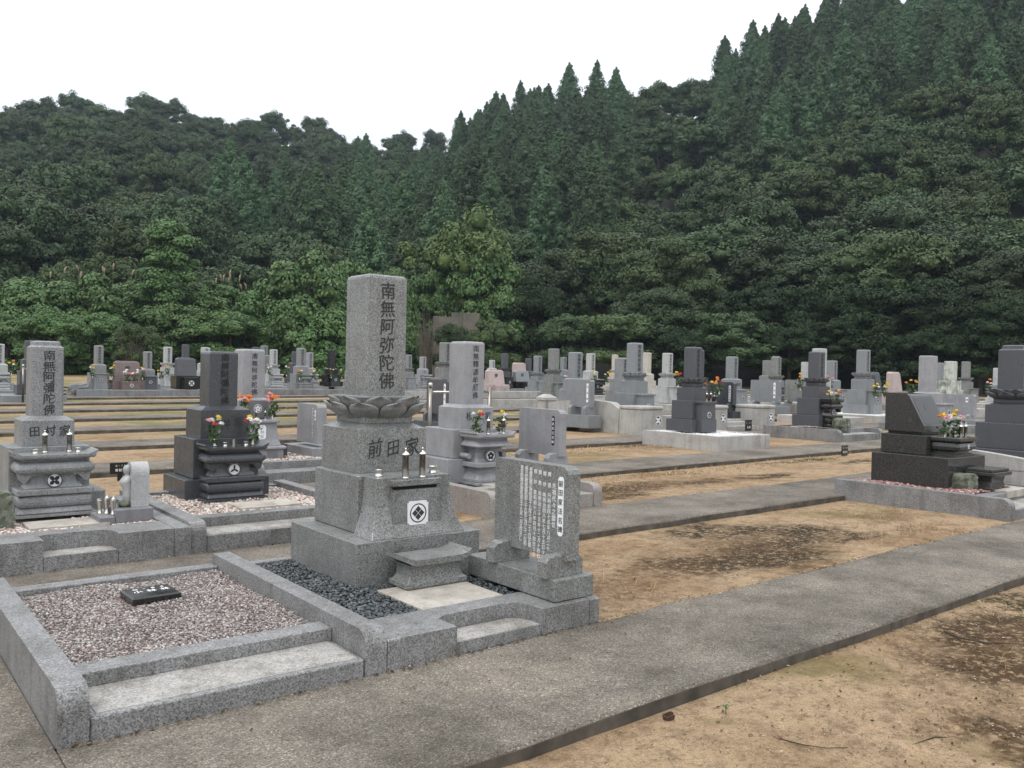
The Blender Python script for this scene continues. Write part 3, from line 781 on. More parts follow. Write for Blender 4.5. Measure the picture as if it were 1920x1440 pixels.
# ================================================================== CEMETERY: shared builders
_PEB = None
def pebbles(label, x0, x1, y0, y1, z, d, mat, seed, holes=(), layers=2, cat='gravel', relief=.01):
    """a bed of real pebbles (stuff) on a thin base"""
    rng = np.random.default_rng(seed)
    ph = (1 + 5 ** .5) / 2
    ico = np.array([(-1, ph, 0), (1, ph, 0), (-1, -ph, 0), (1, -ph, 0), (0, -1, ph), (0, 1, ph), (0, -1, -ph), (0, 1, -ph), (ph, 0, -1), (ph, 0, 1), (-ph, 0, -1), (-ph, 0, 1)]) / math.hypot(1, ph)
    icf = np.array([(0, 11, 5), (0, 5, 1), (0, 1, 7), (0, 7, 10), (0, 10, 11), (1, 5, 9), (5, 11, 4), (11, 10, 2), (10, 7, 6), (7, 1, 8), (3, 9, 4), (3, 4, 2), (3, 2, 6), (3, 6, 8), (3, 8, 9), (4, 9, 5), (2, 4, 11), (6, 2, 10), (8, 6, 7), (9, 8, 1)])
    P = []
    for L in range(layers):
        s = d * (.86 + .12 * L)
        gx, gy = np.meshgrid(np.arange(x0, x1, s), np.arange(y0, y1, s))
        p = np.stack([gx.ravel(), gy.ravel(), np.zeros(gx.size)], 1)
        p[:, :2] += rng.uniform(-.5, .5, (len(p), 2)) * s
        p[:, 2] = z + L * d * .30 + rng.uniform(-.12, .2, len(p)) * d + relief * np.sin(p[:, 0] * 9 + seed) * np.sin(p[:, 1] * 7)
        P.append(p)
    P = np.concatenate(P)
    k = (P[:, 0] > x0 + d * .3) & (P[:, 0] < x1 - d * .3) & (P[:, 1] > y0 + d * .3) & (P[:, 1] < y1 - d * .3)
    for (a, b, c, e) in holes: k &= ~((P[:, 0] > a) & (P[:, 0] < b) & (P[:, 1] > c) & (P[:, 1] < e))
    P = P[k]; n = len(P)
    S = d * .5 * np.stack([rng.uniform(.8, 1.45, n), rng.uniform(.65, 1.1, n), rng.uniform(.4, .8, n)], 1)
    V = ico[None] * (1 + rng.uniform(-.16, .16, (n, 12, 1))) * S[:, None]
    a = rng.uniform(0, 6.28, n); b = rng.normal(0, .35, n)
    ca, sa, cb, sb = np.cos(a), np.sin(a), np.cos(b), np.sin(b)
    y_ = V[..., 1] * cb[:, None] - V[..., 2] * sb[:, None]; z_ = V[..., 1] * sb[:, None] + V[..., 2] * cb[:, None]
    X = V[..., 0] * ca[:, None] - y_ * sa[:, None]; Y = V[..., 0] * sa[:, None] + y_ * ca[:, None]
    V = np.stack([X, Y, z_], 2) + P[:, None]
    F = (icf[None] + 12 * np.arange(n)[:, None, None]).reshape(-1, 3)
    bv = np.array([(x0, y0, z - d * .4), (x1, y0, z - d * .4), (x1, y1, z - d * .4), (x0, y1, z - d * .4)]); m0 = 12 * n
    F = np.concatenate([F, np.array([(m0, m0 + 1, m0 + 2), (m0, m0 + 2, m0 + 3)])])
    o = link('gravel_bed', npmesh('gravel_bed', np.concatenate([V.reshape(-1, 3), bv]), F, mat))
    return tag(o, label, cat, None, 'stuff')
M_PEBPINK = island('pink_grey_pebbles', [(0, (.075, .056, .050)), (.3, (.155, .125, .115)), (.55, (.235, .205, .19)), (.8, (.35, .32, .30)), (.94, (.52, .50, .475)), (.965, (.24, .10, .06)), (1, (.60, .58, .56))], .6)
M_PEBPALE = island('cream_pebbles', [(0, (.16, .12, .10)), (.3, (.36, .28, .24)), (.6, (.52, .45, .40)), (.9, (.66, .62, .57)), (1, (.42, .24, .18))], .6)
M_PEBDARK = island('blue_black_pebbles', [(0, (.018, .022, .026)), (.5, (.045, .053, .058)), (.85, (.085, .098, .103)), (1, (.15, .165, .17))], .4)
M_PEBRED = island('red_pebbles', [(0, (.13, .055, .05)), (.5, (.30, .15, .135)), (.85, (.42, .26, .235)), (1, (.58, .48, .45))], .6)
M_PEBWHITE = island('white_pebbles', [(0, (.55, .55, .54)), (.6, (.72, .72, .71)), (1, (.80, .80, .80))], .5)
M_PEBBLACK = island('black_pebbles', [(0, (.012, .012, .014)), (.8, (.035, .036, .042)), (1, (.12, .12, .13))], .3)

def side_profile(y0, y1, z0, z1, r):
    pts = [(y1, z0), (y0, z0), (y0, z1 - r)]
    for i in range(1, 7):
        a = i * math.pi / 12; pts.append((y0 + r * (1 - math.cos(a)), z1 - r + r * math.sin(a)))
    return pts + [(y1, z1)]
def plot_kerb(label, x0, x1, y0, y1, z0, h, mat, tread=None, style='step', sw=.12, stepd=.34, side_h=None, group=None):
    """stone surround of one grave plot with its front at -Y"""
    t = thing('plot_kerb', label, 'grave kerb', (0, 0, 0), 0, group)
    tread = tread or mat; sh = side_h or h
    for a, b in ((x0, x0 + sw), (x1 - sw, x1)):
        mb = MB(); mb.prism(side_profile(y0, y1, z0 - .15, z0 + sh, .085 if style == 'step' else .012), 'x', a, b); mb.build('side_kerb', mat, t)
    mb = MB(); mb.stone(x0 + sw + .002, x1 - sw - .002, y1 - sw, y1, z0 - .15, z0 + h - .004); mb.build('back_kerb', mat, t)
    if style == 'plain':
        mb = MB(); mb.stone(x0 + sw + .002, x1 - sw - .002, y0 + .003, y0 + sw, z0 - .15, z0 + h - .003, .008); mb.build('front_kerb', mat, t)
    elif style == 'step':
        mb = MB(); mb.stone(x0 + sw + .002, x1 - sw - .002, y0 + stepd, y0 + stepd + .14, z0 - .15, z0 + h - .003, .005); mb.build('front_kerb', mat, t)
        mb = MB(); mb.stone(x0 + sw + .004, x1 - sw - .004, y0 + .004, y0 + stepd - .002, z0 - .15, z0 + h * .6, .008); st = mb.build('step', mat, t)
        mb = MB(); mb.stone(x0 + sw + .03, x1 - sw - .03, y0 + .035, y0 + stepd - .004, z0 + h * .6 - .01, z0 + h * .6 + .003, .002); mb.build('tread', tread, st)
    else:                     # recess: front stone with a bay cut in it for the step
        a, b = style[1], style[2]; d = stepd
        poly = [(x0 + sw + .002, y0 + .003), (a, y0 + .003), (a, y0 + d * .5), (a + .025, y0 + d * .55), (a + .07, y0 + d * .62), (b - .12, y0 + d * .62), (b - .05, y0 + d * .58), (b - .012, y0 + d * .42), (b, y0 + d * .25), (b, y0 + .003), (x1 - sw - .002, y0 + .003), (x1 - sw - .002, y0 + d * 1.05), (x0 + sw + .002, y0 + d * 1.05)]
        mb = MB(); mb.prism(poly, 'z', z0 - .15, z0 + h - .003); mb.build('front_kerb', mat, t)
        poly = [(a + .003, y0 + .006), (b - .003, y0 + .006), (b - .003, y0 + d * .25), (b - .015, y0 + d * .42), (b - .055, y0 + d * .57), (b - .12, y0 + d * .61), (a + .07, y0 + d * .61), (a + .003, y0 + d * .49)]
        mb = MB(); mb.prism(poly, 'z', z0 - .15, z0 + h * .44); st = mb.build('step', mat, t)
        c = [((a + b) / 2 + (p[0] - (a + b) / 2) * .985, y0 + d * .3 + (p[1] - y0 - d * .3) * .94) for p in poly]
        mb = MB(); mb.prism(c, 'z', z0 + h * .44 - .01, z0 + h * .44 + .003); mb.build('tread', tread, st)
    base = Vector(((x0 + x1) / 2, (y0 + y1) / 2, z0)); t.location = base
    for c in t.children: c.location = -base          # parts were laid out in place; the root sits at the plot's foot
    return t

# ---- lotus pedestal, radius 1, height 1
def lotus_mesh(mat):
    mb = MB(); rho = lambda a: 1 / (abs(math.cos(a)) ** 3.2 + abs(math.sin(a)) ** 3.2) ** (1 / 3.2)
    n = 40
    core = []
    for r, z in ((.60, 0), (.64, .06), (.72, .3), (.79, .62), (.82, .92), (.84, 1.0)):
        core.append([(r * rho(2 * math.pi * j / n) * math.cos(2 * math.pi * j / n), r * rho(2 * math.pi * j / n) * math.sin(2 * math.pi * j / n), z) for j in range(n)])
    mb.loft(core)
    for layer, (cnt, off, za, zb, push) in enumerate(((8, .5, .25, 1.0, .95), (8, 0, .02, .72, 1.0))):
        for i in range(cnt):
            a0 = (i + off) * 2 * math.pi / cnt; hw = math.pi / cnt * .96; U, Vn = 10, 9; b = len(mb.v)
            for v in range(Vn + 1):
                tv = v / Vn
                rad = (.68 + .25 * math.sin(min(tv * 1.35, 1) * math.pi / 2) + .12 * max(0, (tv - .75) / .25) ** 1.5) * push
                z = za + (zb - za) * tv
                half = hw * max(0.0, 1 - max(0, (tv - .40) / .60) ** 2.4) ** .5 if tv < 1 else .03
                for u in range(U + 1):
                    tu = u / U * 2 - 1; a = a0 + tu * half
                    r = rad * rho(a) * (1 - .10 * tu * tu) + .02
                    mb.v.append((r * math.cos(a), r * math.sin(a), z))
            for v in range(Vn):
                for u in range(U):
                    q = b + v * (U + 1) + u; mb.f.append((q, q + 1, q + U + 2, q + U + 1))
    me = mb.mesh('lotus_pedestal', mat, True)
    return me
_LOT = {}
def lotus(parent, mat, r, z, h):
    if mat.name not in _LOT: _LOT[mat.name] = lotus_mesh(mat)
    o = link('lotus_pedestal', _LOT[mat.name], parent, (0, 0, z)); o.scale = (r, r, h)
    return o

def fancy_altar(t, mat, lite, w, yb, d, z0, z1, motif='quad', style='roll'):
    """carved offering altar standing before the tiers; yb is the tier face behind it"""
    H = z1 - z0
    def P(lst, name, m, c=.01, parent=t):
        mb = MB(); mb.prof([(-w / 2 * a, w / 2 * a, yb - d * b, yb + .01, z0 + H * z) for a, b, z in lst], c); return mb.build(name, m, parent)
    P([(1.14, 1.16, -.02), (1.14, 1.16, .02)], 'altar_plinth', mat)
    if style == 'roll':
        P([(1.02, 1.02, .022), (1.04, 1.04, .04), (1.0, 1.0, .085), (.94, .94, .115)], 'altar_foot', mat)
        P([(.93, .93, .117), (.99, .99, .135), (1.03, 1.03, .175), (1.04, 1.04, .22), (1.03, 1.03, .265), (.98, .98, .305), (.93, .93, .322)], 'altar_roll', mat, .02)
    else:
        P([(.98, .98, .022), (1.0, 1.0, .035), (1.0, 1.0, .08), (.95, .95, .1), (.9, .9, .13), (.82, .82, .2), (.78, .78, .3), (.80, .80, .322)], 'altar_foot', mat, .02)
    P([(1.04, 1.06, .325), (1.05, 1.07, .335), (1.05, 1.07, .405), (1.03, 1.05, .415)], 'altar_shelf', mat)
    body = P([(.80, .72, .417), (.70, .62, .50), (.66, .58, .60), (.70, .62, .66), (.80, .72, .70)], 'altar_body', lite, .02)
    if style == 'roll':
        P([(.90, .86, .64), (1.0, .98, .665), (1.07, 1.05, .70), (1.09, 1.07, .74), (1.07, 1.05, .785), (1.0, .98, .825), (.9, .88, .845)], 'altar_upper_roll', mat, .025)
        # scalloped brackets left and right of the mark
        for sx in (-1, 1):
            mb = MB(); k = w / 2
            poly = [(sx * k * .98, z0 + H * .66), (sx * k * .46, z0 + H * .66), (sx * k * .48, z0 + H * .64), (sx * k * .53, z0 + H * .62), (sx * k * .60, z0 + H * .635), (sx * k * .70, z0 + H * .59), (sx * k * .78, z0 + H * .54), (sx * k * .86, z0 + H * .52), (sx * k * .94, z0 + H * .56)]
            if sx > 0: poly.reverse()
            mb.prism(poly, 'y', yb - d * .30, yb - d * .92); mb.build('altar_bracket', mat, t)
    else:
        P([(.84, .76, .70), (.92, .86, .725), (1.08, 1.06, .735), (1.08, 1.06, .755), (1.0, .98, .785), (.92, .88, .83), (.9, .86, .845)], 'altar_upper_moulding', mat, .02)
    P([(.88, .86, .847), (.90, .88, .90)], 'altar_neck', mat)
    P([(1.06, 1.06, .902), (1.10, 1.10, .93), (1.10, 1.10, .965)], 'altar_table', mat)
    for sx in (-1, 1):
        mb = MB(); k = w / 2 * 1.10; a, b = sx * k * .84, sx * k * 1.06
        poly = [(a, z0 + H * .966), (sx * k, z0 + H * .966), (b, z0 + H * 1.0), (b * .99, z0 + H * 1.03), (sx * k * .95, z0 + H * 1.0)]
        if sx < 0: poly.reverse()
        mb.prism(poly, 'y', yb - .02, yb - d * 1.08); mb.build('table_scroll', mat, t)
    crest(body, 0, z0 + H * .535, H * .118, yb - d * .735, motif)
    return z0 + H * .966

def lantern_mesh():
    b = MB()
    b.lathe([(.022, .018), (.022, .020), (.0205, .022), (.0205, .150), (.0225, .152), (.0225, .156)], n=14)
    c = MB(); c.lathe([(.026, 0), (.026, .010), (.022, .018)], n=14)
    k = MB(); k.lathe([(.0225, .157), (.031, .158), (.030, .163), (.016, .176), (.007, .181), (.004, .186), (.007, .191), (.0075, .196), (.002, .206)], n=14)
    return b.mesh('glass_tube', M_STEELD, True), c.mesh('foot', M_STEEL, True), k.mesh('cap', M_STEEL, True)
LANT = lantern_mesh()
def lantern(x, y, z, label, s=1.0, group=None):
    t = thing('candle_lantern', label, 'candle lantern', (x, y, z), random.Random(x * 7 + y).uniform(0, 1), group); t.scale = (s, s, s)
    for n, m in zip(('glass_tube', 'foot', 'cap'), LANT): link(n, m, t)
    return t
_c = MB(); _c.lathe([(.030, 0), (.030, .006), (.024, .009), (.024, .032), (.034, .044), (.0345, .046), (.031, .046), (.022, .034), (.021, .02)], n=18)
CUP = _c.mesh('steel_cup', M_STEEL, True)
def cup(x, y, z, label, s=1.0, group=None):
    o = link('steel_cup', CUP, None, (x, y, z)); o.scale = (s, s, s); return tag(o, label, 'cup', group)

# ---- chrysanthemum bunches
def blossom_mesh(seed):
    rng = np.random.default_rng(seed); n = 90
    D = rng.normal(0, 1, (n, 3)); D[:, 2] = np.abs(D[:, 2]) * .9 - .1; D /= np.linalg.norm(D, axis=1)[:, None]
    v, f = leaf_quads(D * .72 * np.array([1, 1, .75]), D, .75, rng, .5, .35)
    return v, f
_bl = [blossom_mesh(i) for i in range(2)]
PETAL = {'yellow': island('yellow_petals', [(0, (.62, .40, .015)), (1, (.80, .58, .03))], .6), 'white': island('white_petals', [(0, (.66, .66, .58)), (1, (.82, .82, .78))], .6),
         'orange': island('orange_petals', [(0, (.62, .16, .02)), (1, (.80, .30, .05))], .6), 'pink': island('pink_petals', [(0, (.60, .18, .24)), (1, (.78, .42, .46))], .6),
         'red': island('red_petals', [(0, (.42, .02, .03)), (1, (.62, .05, .07))], .6)}
BLOOM = {c: [npmesh('blossom', v, f, m) for v, f in _bl] for c, m in PETAL.items()}
M_STALK = island('flower_leaves', [(0, (.020, .05, .012)), (1, (.06, .11, .03))], .6)
_r = np.random.default_rng(5)
_p = np.stack([_r.normal(0, .022, 90), _r.normal(0, .022, 90), _r.uniform(.03, .22, 90)], 1)
_p[:, :2] *= (1 + _p[:, 2:] * 5)
_v, _f = leaf_quads(_p, _p * np.array([8, 8, 1]), .055, _r, .45, .6)
STALK = npmesh('stalks', _v, _f, M_STALK)
def bouquet(x, y, z, colours, label, s=1.0, group=None, vase=True):
    rnd = random.Random(int(x * 97 + y * 31)); t = thing('flower_bunch', label, 'flowers', (x, y, z), rnd.uniform(0, 6.28), group); t.scale = (s, s, s)
    link('stalks', STALK, t)
    for i, c in enumerate(colours):
        a = i * 2.4 + rnd.uniform(-.3, .3); q = .02 + .058 * math.sqrt((i + .3) / len(colours))
        o = link('blossom', BLOOM[c][i % 2], t, (math.cos(a) * q, math.sin(a) * q, .23 + .05 * rnd.random() + (.05 if i == 0 else 0)))
        k = rnd.uniform(.032, .044); o.scale = (k, k, k); o.rotation_euler = (rnd.uniform(-.4, .4), rnd.uniform(-.4, .4), rnd.uniform(0, 6))
    if vase:
        mb = MB(); mb.lathe([(.022, -.005), (.022, .01), (.018, .02), (.026, .075), (.026, .08)], n=12); mb.build('vase', M_STEEL, t, True)
    return t
def boulder(x, y, z, sx, sy, sz, label, seed, mat=None):
    rng = np.random.default_rng(seed); mb = MB(); n = 12; rings = []
    for zz, q in ((0, .92), (.15, 1.0), (.4, 1.03), (.65, 1.0), (.85, .93), (.97, .80), (1.0, .55)):
        rings.append([(q * (1 + rng.uniform(-.1, .1)) * sx * math.copysign(abs(math.cos(a)) ** .7, math.cos(a)), q * (1 + rng.uniform(-.1, .1)) * sy * math.copysign(abs(math.sin(a)) ** .7, math.sin(a)), (zz + rng.uniform(-.03, .03)) * sz) for a in [2 * math.pi * j / n for j in range(n)]])
    mb.loft(rings); o = mb.build('boulder', mat or G['rock']); o.location = (x, y, z)
    return tag(o, label, 'rock')
def name_sign(x, y, z, w, h, lines, label, rz=0.0):
    t = thing('name_sign', label, 'sign', (x, y, z), rz)
    mb = MB(); mb.stone(-w / 2, w / 2, -.008, .008, .0, h, .002); p = mb.build('plate', M_BLACKP, t)
    mb = MB(); mb.stone(-w * .12, w * .12, .009, .03, -.25, h * .7, .002); mb.build('stake', M_BLACKP, t)
    it = []
    for (txt, zz, s) in lines:
        n = len(txt)
        it += [(ch, (i - (n - 1) / 2) * s * .92, zz, s * .8, 1.0) for i, ch in enumerate(txt) if ch != ' ']
    letters(it, 'front', -.0092, .02, 0).build('lettering', M_INKW, p)
    return t

def shaft(t, mat, w, z0, z1, top='soft', d=None, cy=0.0):
    d = d or w; mb = MB(); a, b = w / 2, d / 2
    if top == 'stepped':
        k = .16 * w
        mb.prof([(-a, a, cy - b, cy + b, z0), (-a, a, cy - b, cy + b, z1 - .22 * w), (-a + .02, a - .02, cy - b + .02, cy + b - .02, z1 - .16 * w), (-a + k * .55, a - k * .55, cy - b + k * .55, cy + b - k * .55, z1 - .15 * w), (-a + k * .6, a - k * .6, cy - b + k * .6, cy + b - k * .6, z1 - .04 * w), (-a + k, a - k, cy - b + k, cy + b - k, z1)], .01)
    else:
        mb.prof([(-a, a, cy - b, cy + b, z0), (-a, a, cy - b, cy + b, z1 - .03), (-a + .005, a - .005, cy - b + .005, cy + b - .005, z1 - .014), (-a + .02, a - .02, cy - b + .02, cy + b - .02, z1 - .003), (-a + .06, a - .06, cy - b + .06, cy + b - .06, z1)], .009)
    return mb.build('shaft', mat, t)
def tier(t, name, mat, hw, y0, y1, z0, z1, weather=False, c=.006):
    mb = MB()
    if weather:      # bevelled weathering round the stone above
        k = weather
        mb.prof([(-hw, hw, y0, y1, z0), (-hw, hw, y0, y1, z1 - .035), (-hw + .012, hw - .012, y0 + .012, y1 - .012, z1 - .028), (-hw + .02, hw - .02, y0 + .02, y1 - .02, z1 - .026), (-hw + k, hw - k, y0 + k, y1 - k, z1)], .006)
    else: mb.stone(-hw, hw, y0, y1, z0, z1, c)
    return mb.build(name, mat, t)

# ================================================================== NEAREST PLOTS
# ---- empty gravel plot at the lower left
plot_kerb('low granite surround of the empty gravel plot at the lower left', .70, 2.15, 3.63, 5.74, .0, .172, G['kerb'], G['kerb_light'], 'step', .115, .35, .232)
pebbles('pinkish grey pebbles filling the empty plot at the lower left', .815, 2.035, 4.12, 5.62, .136, .0148, M_PEBPINK, 3)
def ground_plaque():
    t = thing('name_plaque', 'small black name plaque lying on the gravel of the empty plot', 'plaque', (1.475, 5.16, .15), R(2))
    mb = MB(); mb.prof([(-.135, .135, -.12, .12, -.01), (-.135, .135, -.12, .12, .026), (-.125, .125, -.108, .108, .034)], .004); mb.build('slab', G['black'], t)
    it = [(c, -.07 + .05 * i, .062, .042, 1) for i, c in enumerate('G-84')] + [(c, -.07 + .075 * i, .005, .052, 1) for i, c in enumerate('小林林')]
    letters(it, 'top', .0352, .03, 0).build('lettering', M_INKW, t)
ground_plaque()
# ---- the tall family monument
plot_kerb('granite surround with curved step of the tallest monument', 2.155, 3.595, 3.63, 5.66, .012, .16, G['kerb'], G['kerb_light'], ('recess', 2.57, 3.15), .075, .35)
pebbles('blue-black pebbles around the foot of the tallest monument', 2.23, 3.52, 3.985, 5.545, .143, .027, M_PEBDARK, 5, [(2.56, 3.46, 4.70, 5.6), (3.3, 3.6, 3.9, 4.56), (2.62, 3.16, 4.0, 4.5)], 2)
mb = MB(); mb.stone(2.60, 3.17, 3.985, 4.52, .10, .166, .003); tag(mb.build('paving_slab', G['paving']), 'cream paving slab before the tallest monument', 'paving slab')
def main_grave():
    CX, CY, Z = 3.02, 5.335, .12
    t = thing('gravestone', 'tallest grey-green granite gravestone with lotus pedestal in the foreground', 'gravestone', (CX, CY, Z))
    m, lt = G['green'], G['green_light']
    A = lambda y: y - CY; zz = lambda z: z - Z
    for y0, y1 in ((4.68, 4.958), (4.961, 5.50), (5.503, 5.62)):
        mb = MB(); mb.stone(2.54 - CX, 3.48 - CX, A(y0), A(y1), zz(.12), zz(.42), .003); mb.build('base_stone', m, t)
    tier(t, 'middle_stone', m, .325, A(4.96), A(5.585), zz(.422), zz(.80))
    tier(t, 'upper_stone', m, .268, A(5.07), A(5.60), zz(.802), zz(1.125), .075)
    # altar: flared wings, panel, slot and shelf
    mb = MB(); w = []
    for q in range(9):
        f = q / 8; k = (1 - f) ** 2.4
        w.append((-.285 - .07 * k, .285 + .07 * k, A(4.795) - .085 * k, A(4.958), zz(.422) + .375 * f))
    mb.prof(w, .006); mb.build('altar_wings', m, t)
    mb = MB(); mb.prof([(-.185, .185, A(4.70), A(4.80), zz(.4225)), (-.182, .182, A(4.742), A(4.82), zz(.50)), (-.18, .18, A(4.755), A(4.83), zz(.72))], .004); pan = mb.build('altar_panel', m, t)
    mb = MB(); mb.stone(-.165, .165, A(4.775), A(4.84), zz(.7205), zz(.742), .002); mb.build('altar_slot', M_GLASSD, t)
    mb = MB(); mb.stone(-.185, .185, A(4.748), A(4.86), zz(.743), zz(.783), .004); mb.build('altar_shelf', m, t)
    mb = MB(); n = .012; a = .077; cz = zz(.565)
    poly = [(-a + n, cz - a), (a - n, cz - a), (a - n, cz - a + n), (a, cz - a + n), (a, cz + a - n), (a - n, cz + a - n), (a - n, cz + a), (-a + n, cz + a), (-a + n, cz + a - n), (-a, cz + a - n), (-a, cz - a + n), (-a + n, cz - a + n)]
    mb.prism(poly, 'y', A(4.756), A(4.737)); pl = mb.build('crest_plate', M_WHITE, pan)
    mk = MB(); y = A(4.7362); ring2(mk, 0, cz, .055, .063, y)
    for dx, dz in ((0, 1), (0, -1), (1, 0), (-1, 0)):
        q = .0245; g = .0225; poly2(mk, [(dx * q + g, cz + dz * q), (dx * q, cz + dz * q + g), (dx * q - g, cz + dz * q), (dx * q, cz + dz * q - g)], y)
    mk.build('crest', M_INK, pan)
    # lotus and shaft
    tier(t, 'lotus_base', m, .195, -.195, .195, zz(1.1255), zz(1.175), False, .004)
    lotus(t, m, .322, zz(1.160), .152)
    s = shaft(t, m, .312, zz(1.30), zz(2.15))
    letters(column('南無阿弥陀佛', .0, zz(2.10), .122, .124, 1.0), 'front', -.1575, .014, .09, 3).build('inscription', M_INK, s)
    u = letters([('前', -.14, zz(.965), .118, 1.15), ('田', .0, zz(.96), .108, 1.1), ('家', .15, zz(.965), .118, 1.15)], 'front', A(5.0685), .014, .09, 8)
    u.build('family_name', M_INK, t)
    # low offering table in front
    tb = thing('offering_table', 'low curved granite offering table before the tallest monument', 'stone table', (2.955, 4.50, .166))
    mb = MB(); mb.prof([(-.215, .215, -.10, .10, 0), (-.225, .225, -.11, .11, .012), (-.225, .225, -.11, .11, .035), (-.205, .205, -.095, .095, .045), (-.19, .19, -.085, .085, .075), (-.185, .185, -.08, .08, .12), (-.195, .195, -.09, .09, .145)], .008); mb.build('foot', m, tb)
    top = []
    for i in range(17):
        x = -.245 + .49 * i / 16; e = max(0, abs(x) - .16) / .085; top.append((x, .146 + .035 * e ** 1.6))
    poly = top + [(x, z + .036 - .006 * (abs(x) > .2)) for x, z in reversed(top)]
    mb = MB(); mb.prism(poly, 'y', .125, -.125); mb.build('top', m, tb)
    return t
main_grave()
for x, y in ((2.955, 4.80), (3.085, 4.80)): lantern(x, y, .783, 'left steel candle lantern on the shelf of the tallest monument' if x < 3 else 'right steel candle lantern on the shelf of the tallest monument', 1.0, 'candle lanterns on the tallest monument')
cup(2.815, 4.90, .798, 'round steel cup at the left end of the tallest monument altar', 1.0, 'steel cups on the tallest monument')
cup(3.235, 4.90, .798, 'round steel cup at the right end of the tallest monument altar', 1.0, 'steel cups on the tallest monument')
def stele(label, X, Y0, Y1, z0, zs, z1, thick, mat, base=None, title=None, cols=(), ink=M_INKW, titlemat=M_WHITE, titleink=M_INK, feet=True, notch=.03, baseh=None):
    """upright name slab whose broad face looks along -X, on scroll feet; z0 ground, zs foot of slab, z1 top"""
    yc = (Y0 + Y1) / 2; t = thing('name_stele', label, 'stele', (X, yc, z0)); L = (Y1 - Y0) / 2
    zs, z1 = zs - z0, z1 - z0; n = notch
    if base:
        bx0, bx1, by0, by1, bh = base
        mb = MB(); mb.stone(bx0 - X, bx1 - X, by0 - yc, by1 - yc, 0, bh, .006); mb.build('base', mat, t); fz = bh
    else: fz = 0
    poly = [(-L, zs), (L, zs), (L, z1 - n), (L - n * .35, z1 - n * .3), (L - n, z1), (-L + n * 1.4, z1), (-L + n, z1 - n * .4), (-L + n * .5, z1 - n * .55), (-L, z1 - n * 1.4)]
    mb = MB(); mb.prism(poly, 'x', 0, thick); sl = mb.build('slab', mat, t)
    if feet:
        for y in (-L * .80, L * .62):
            h = zs - fz + .035; w = .085
            p = [(-.13, fz + .001), (thick + .06, fz + .001), (thick + .06, fz + h * .7), (thick + .012, fz + h), (-.02, fz + h), (-.035, fz + h * .95), (-.06, fz + h * 1.02), (-.085, fz + h * .92), (-.10, fz + h * .95), (-.13, fz + h * .72)]
            mb = MB(); mb.prism(p, 'y', y - w / 2, y + w / 2); mb.build('foot', mat, t)
    if title:
        txt, yt, za, zb, w = title; u = yc - yt
        za -= z0; zb -= z0
        mb = MB(); k = w / 2; poly = [(-u - k, zb + k * .6), (-u - k * .5, zb), (-u + k * .5, zb), (-u + k, zb + k * .6), (-u + k, za - k * .6), (-u + k * .5, za), (-u - k * .5, za), (-u - k, za - k * .6)]
        mb.prism(poly, 'x', -.0035, .001); ti = mb.build('title_strip', titlemat, sl)
        p = (za - zb - w * .5) / len(txt); letters(column(txt, u, za - w * .25, min(p, w) * .86, p), 'left', -.0045, .014, .03).build('title', titleink, ti)
    for txt, y, za, p, s in cols:
        letters(column(txt, yc - y, za - z0, s, p), 'left', -.0015, .018, .03).build('inscription', ink, sl)
    return t
NB = '\u3000'
COLS = [('先祖代々之霊位', 3.822, .845, .0385, .037)]
for i, (s, za, p) in enumerate([('釋' + NB + '證' + NB + '円明治四十五年八月二十一日', .905, .0318), ('釋' + NB + '妙' + NB + '暁明治四八年七月十五日タメ', .905, .0318), ('釋' + NB + '教' + NB + '栄明治三十五年十二月十四日', .908, .0318), ('釋' + NB + '妙' + NB + '歌昭和十八年四月十四日うた', .91, .0318),
                                  ('善郷院釋正男昭和十九年十月二十三日正雄', .915, .0258), ('善光院釋教郎昭和三十九年三月三十一日初', .917, .0258), ('善良院釋妙宥昭和五十九年一月五日きし', .92, .0262)]):
    COLS.append((s, 3.866 + .0435 * i, za, p, .031))
stele('granite name stele covered in white lettering right of the tallest monument', 3.39, 3.70, 4.40, .172, .395, .945, .095, G['green'], (3.285, 3.595, 3.68, 4.54, .13), ('前田家法名碑', 3.762, .885, .535, .048), COLS)

# ---- carved granite grave at the left (second row)
plot_kerb('granite surround with a curved step of the carved grave at the left', .55, 2.16, 6.56, 8.42, .06, .215, G['kerb'], G['kerb_light'], ('recess', 1.165, 1.65), .12, .36)
pebbles('cream pebbles around the carved grave at the left', .67, 2.04, 6.93, 8.3, .235, .03, M_PEBPALE, 6, [(1.05, 1.85, 7.85, 8.4), (1.15, 1.75, 7.5, 7.9)], 2)
mb = MB(); mb.stone(1.17, 1.72, 7.10, 7.42, .22, .268, .003); tag(mb.build('paving_slab', G['paving']), 'cream paving slab before the carved grave at the left', 'paving slab')
def tamura():
    CX, CY, Z = 1.445, 8.18, .24
    t = thing('gravestone', 'grey granite gravestone with carved altar and stepped cap at the far left', 'gravestone', (CX, CY, Z)); m = G['mid']
    tier(t, 'base_stone', m, .415, -.33, .24, 0, .175)
    tier(t, 'middle_stone', m, .30, -.27, .24, .177, .555)
    tier(t, 'upper_stone', m, .195, -.195, .195, .557, .80, .06)
    fancy_altar(t, m, G['mid_light'], .53, -.262, .26, .03, .53, 'quad')
    s = shaft(t, m, .245, .80, 1.43, 'stepped')
    letters(column('南無阿彌陀佛', .012, 1.355, .093, .091, 1.0), 'front', -.124, .016, .09, 5).build('inscription', M_INK, s)
    letters([('田', -.105, .675, .088, 1.05), ('村', .01, .68, .088, 1.1), ('家', .12, .68, .088, 1.1)], 'front', -.1965, .016, .09, 9).build('family_name', M_INK, t)
tamura()
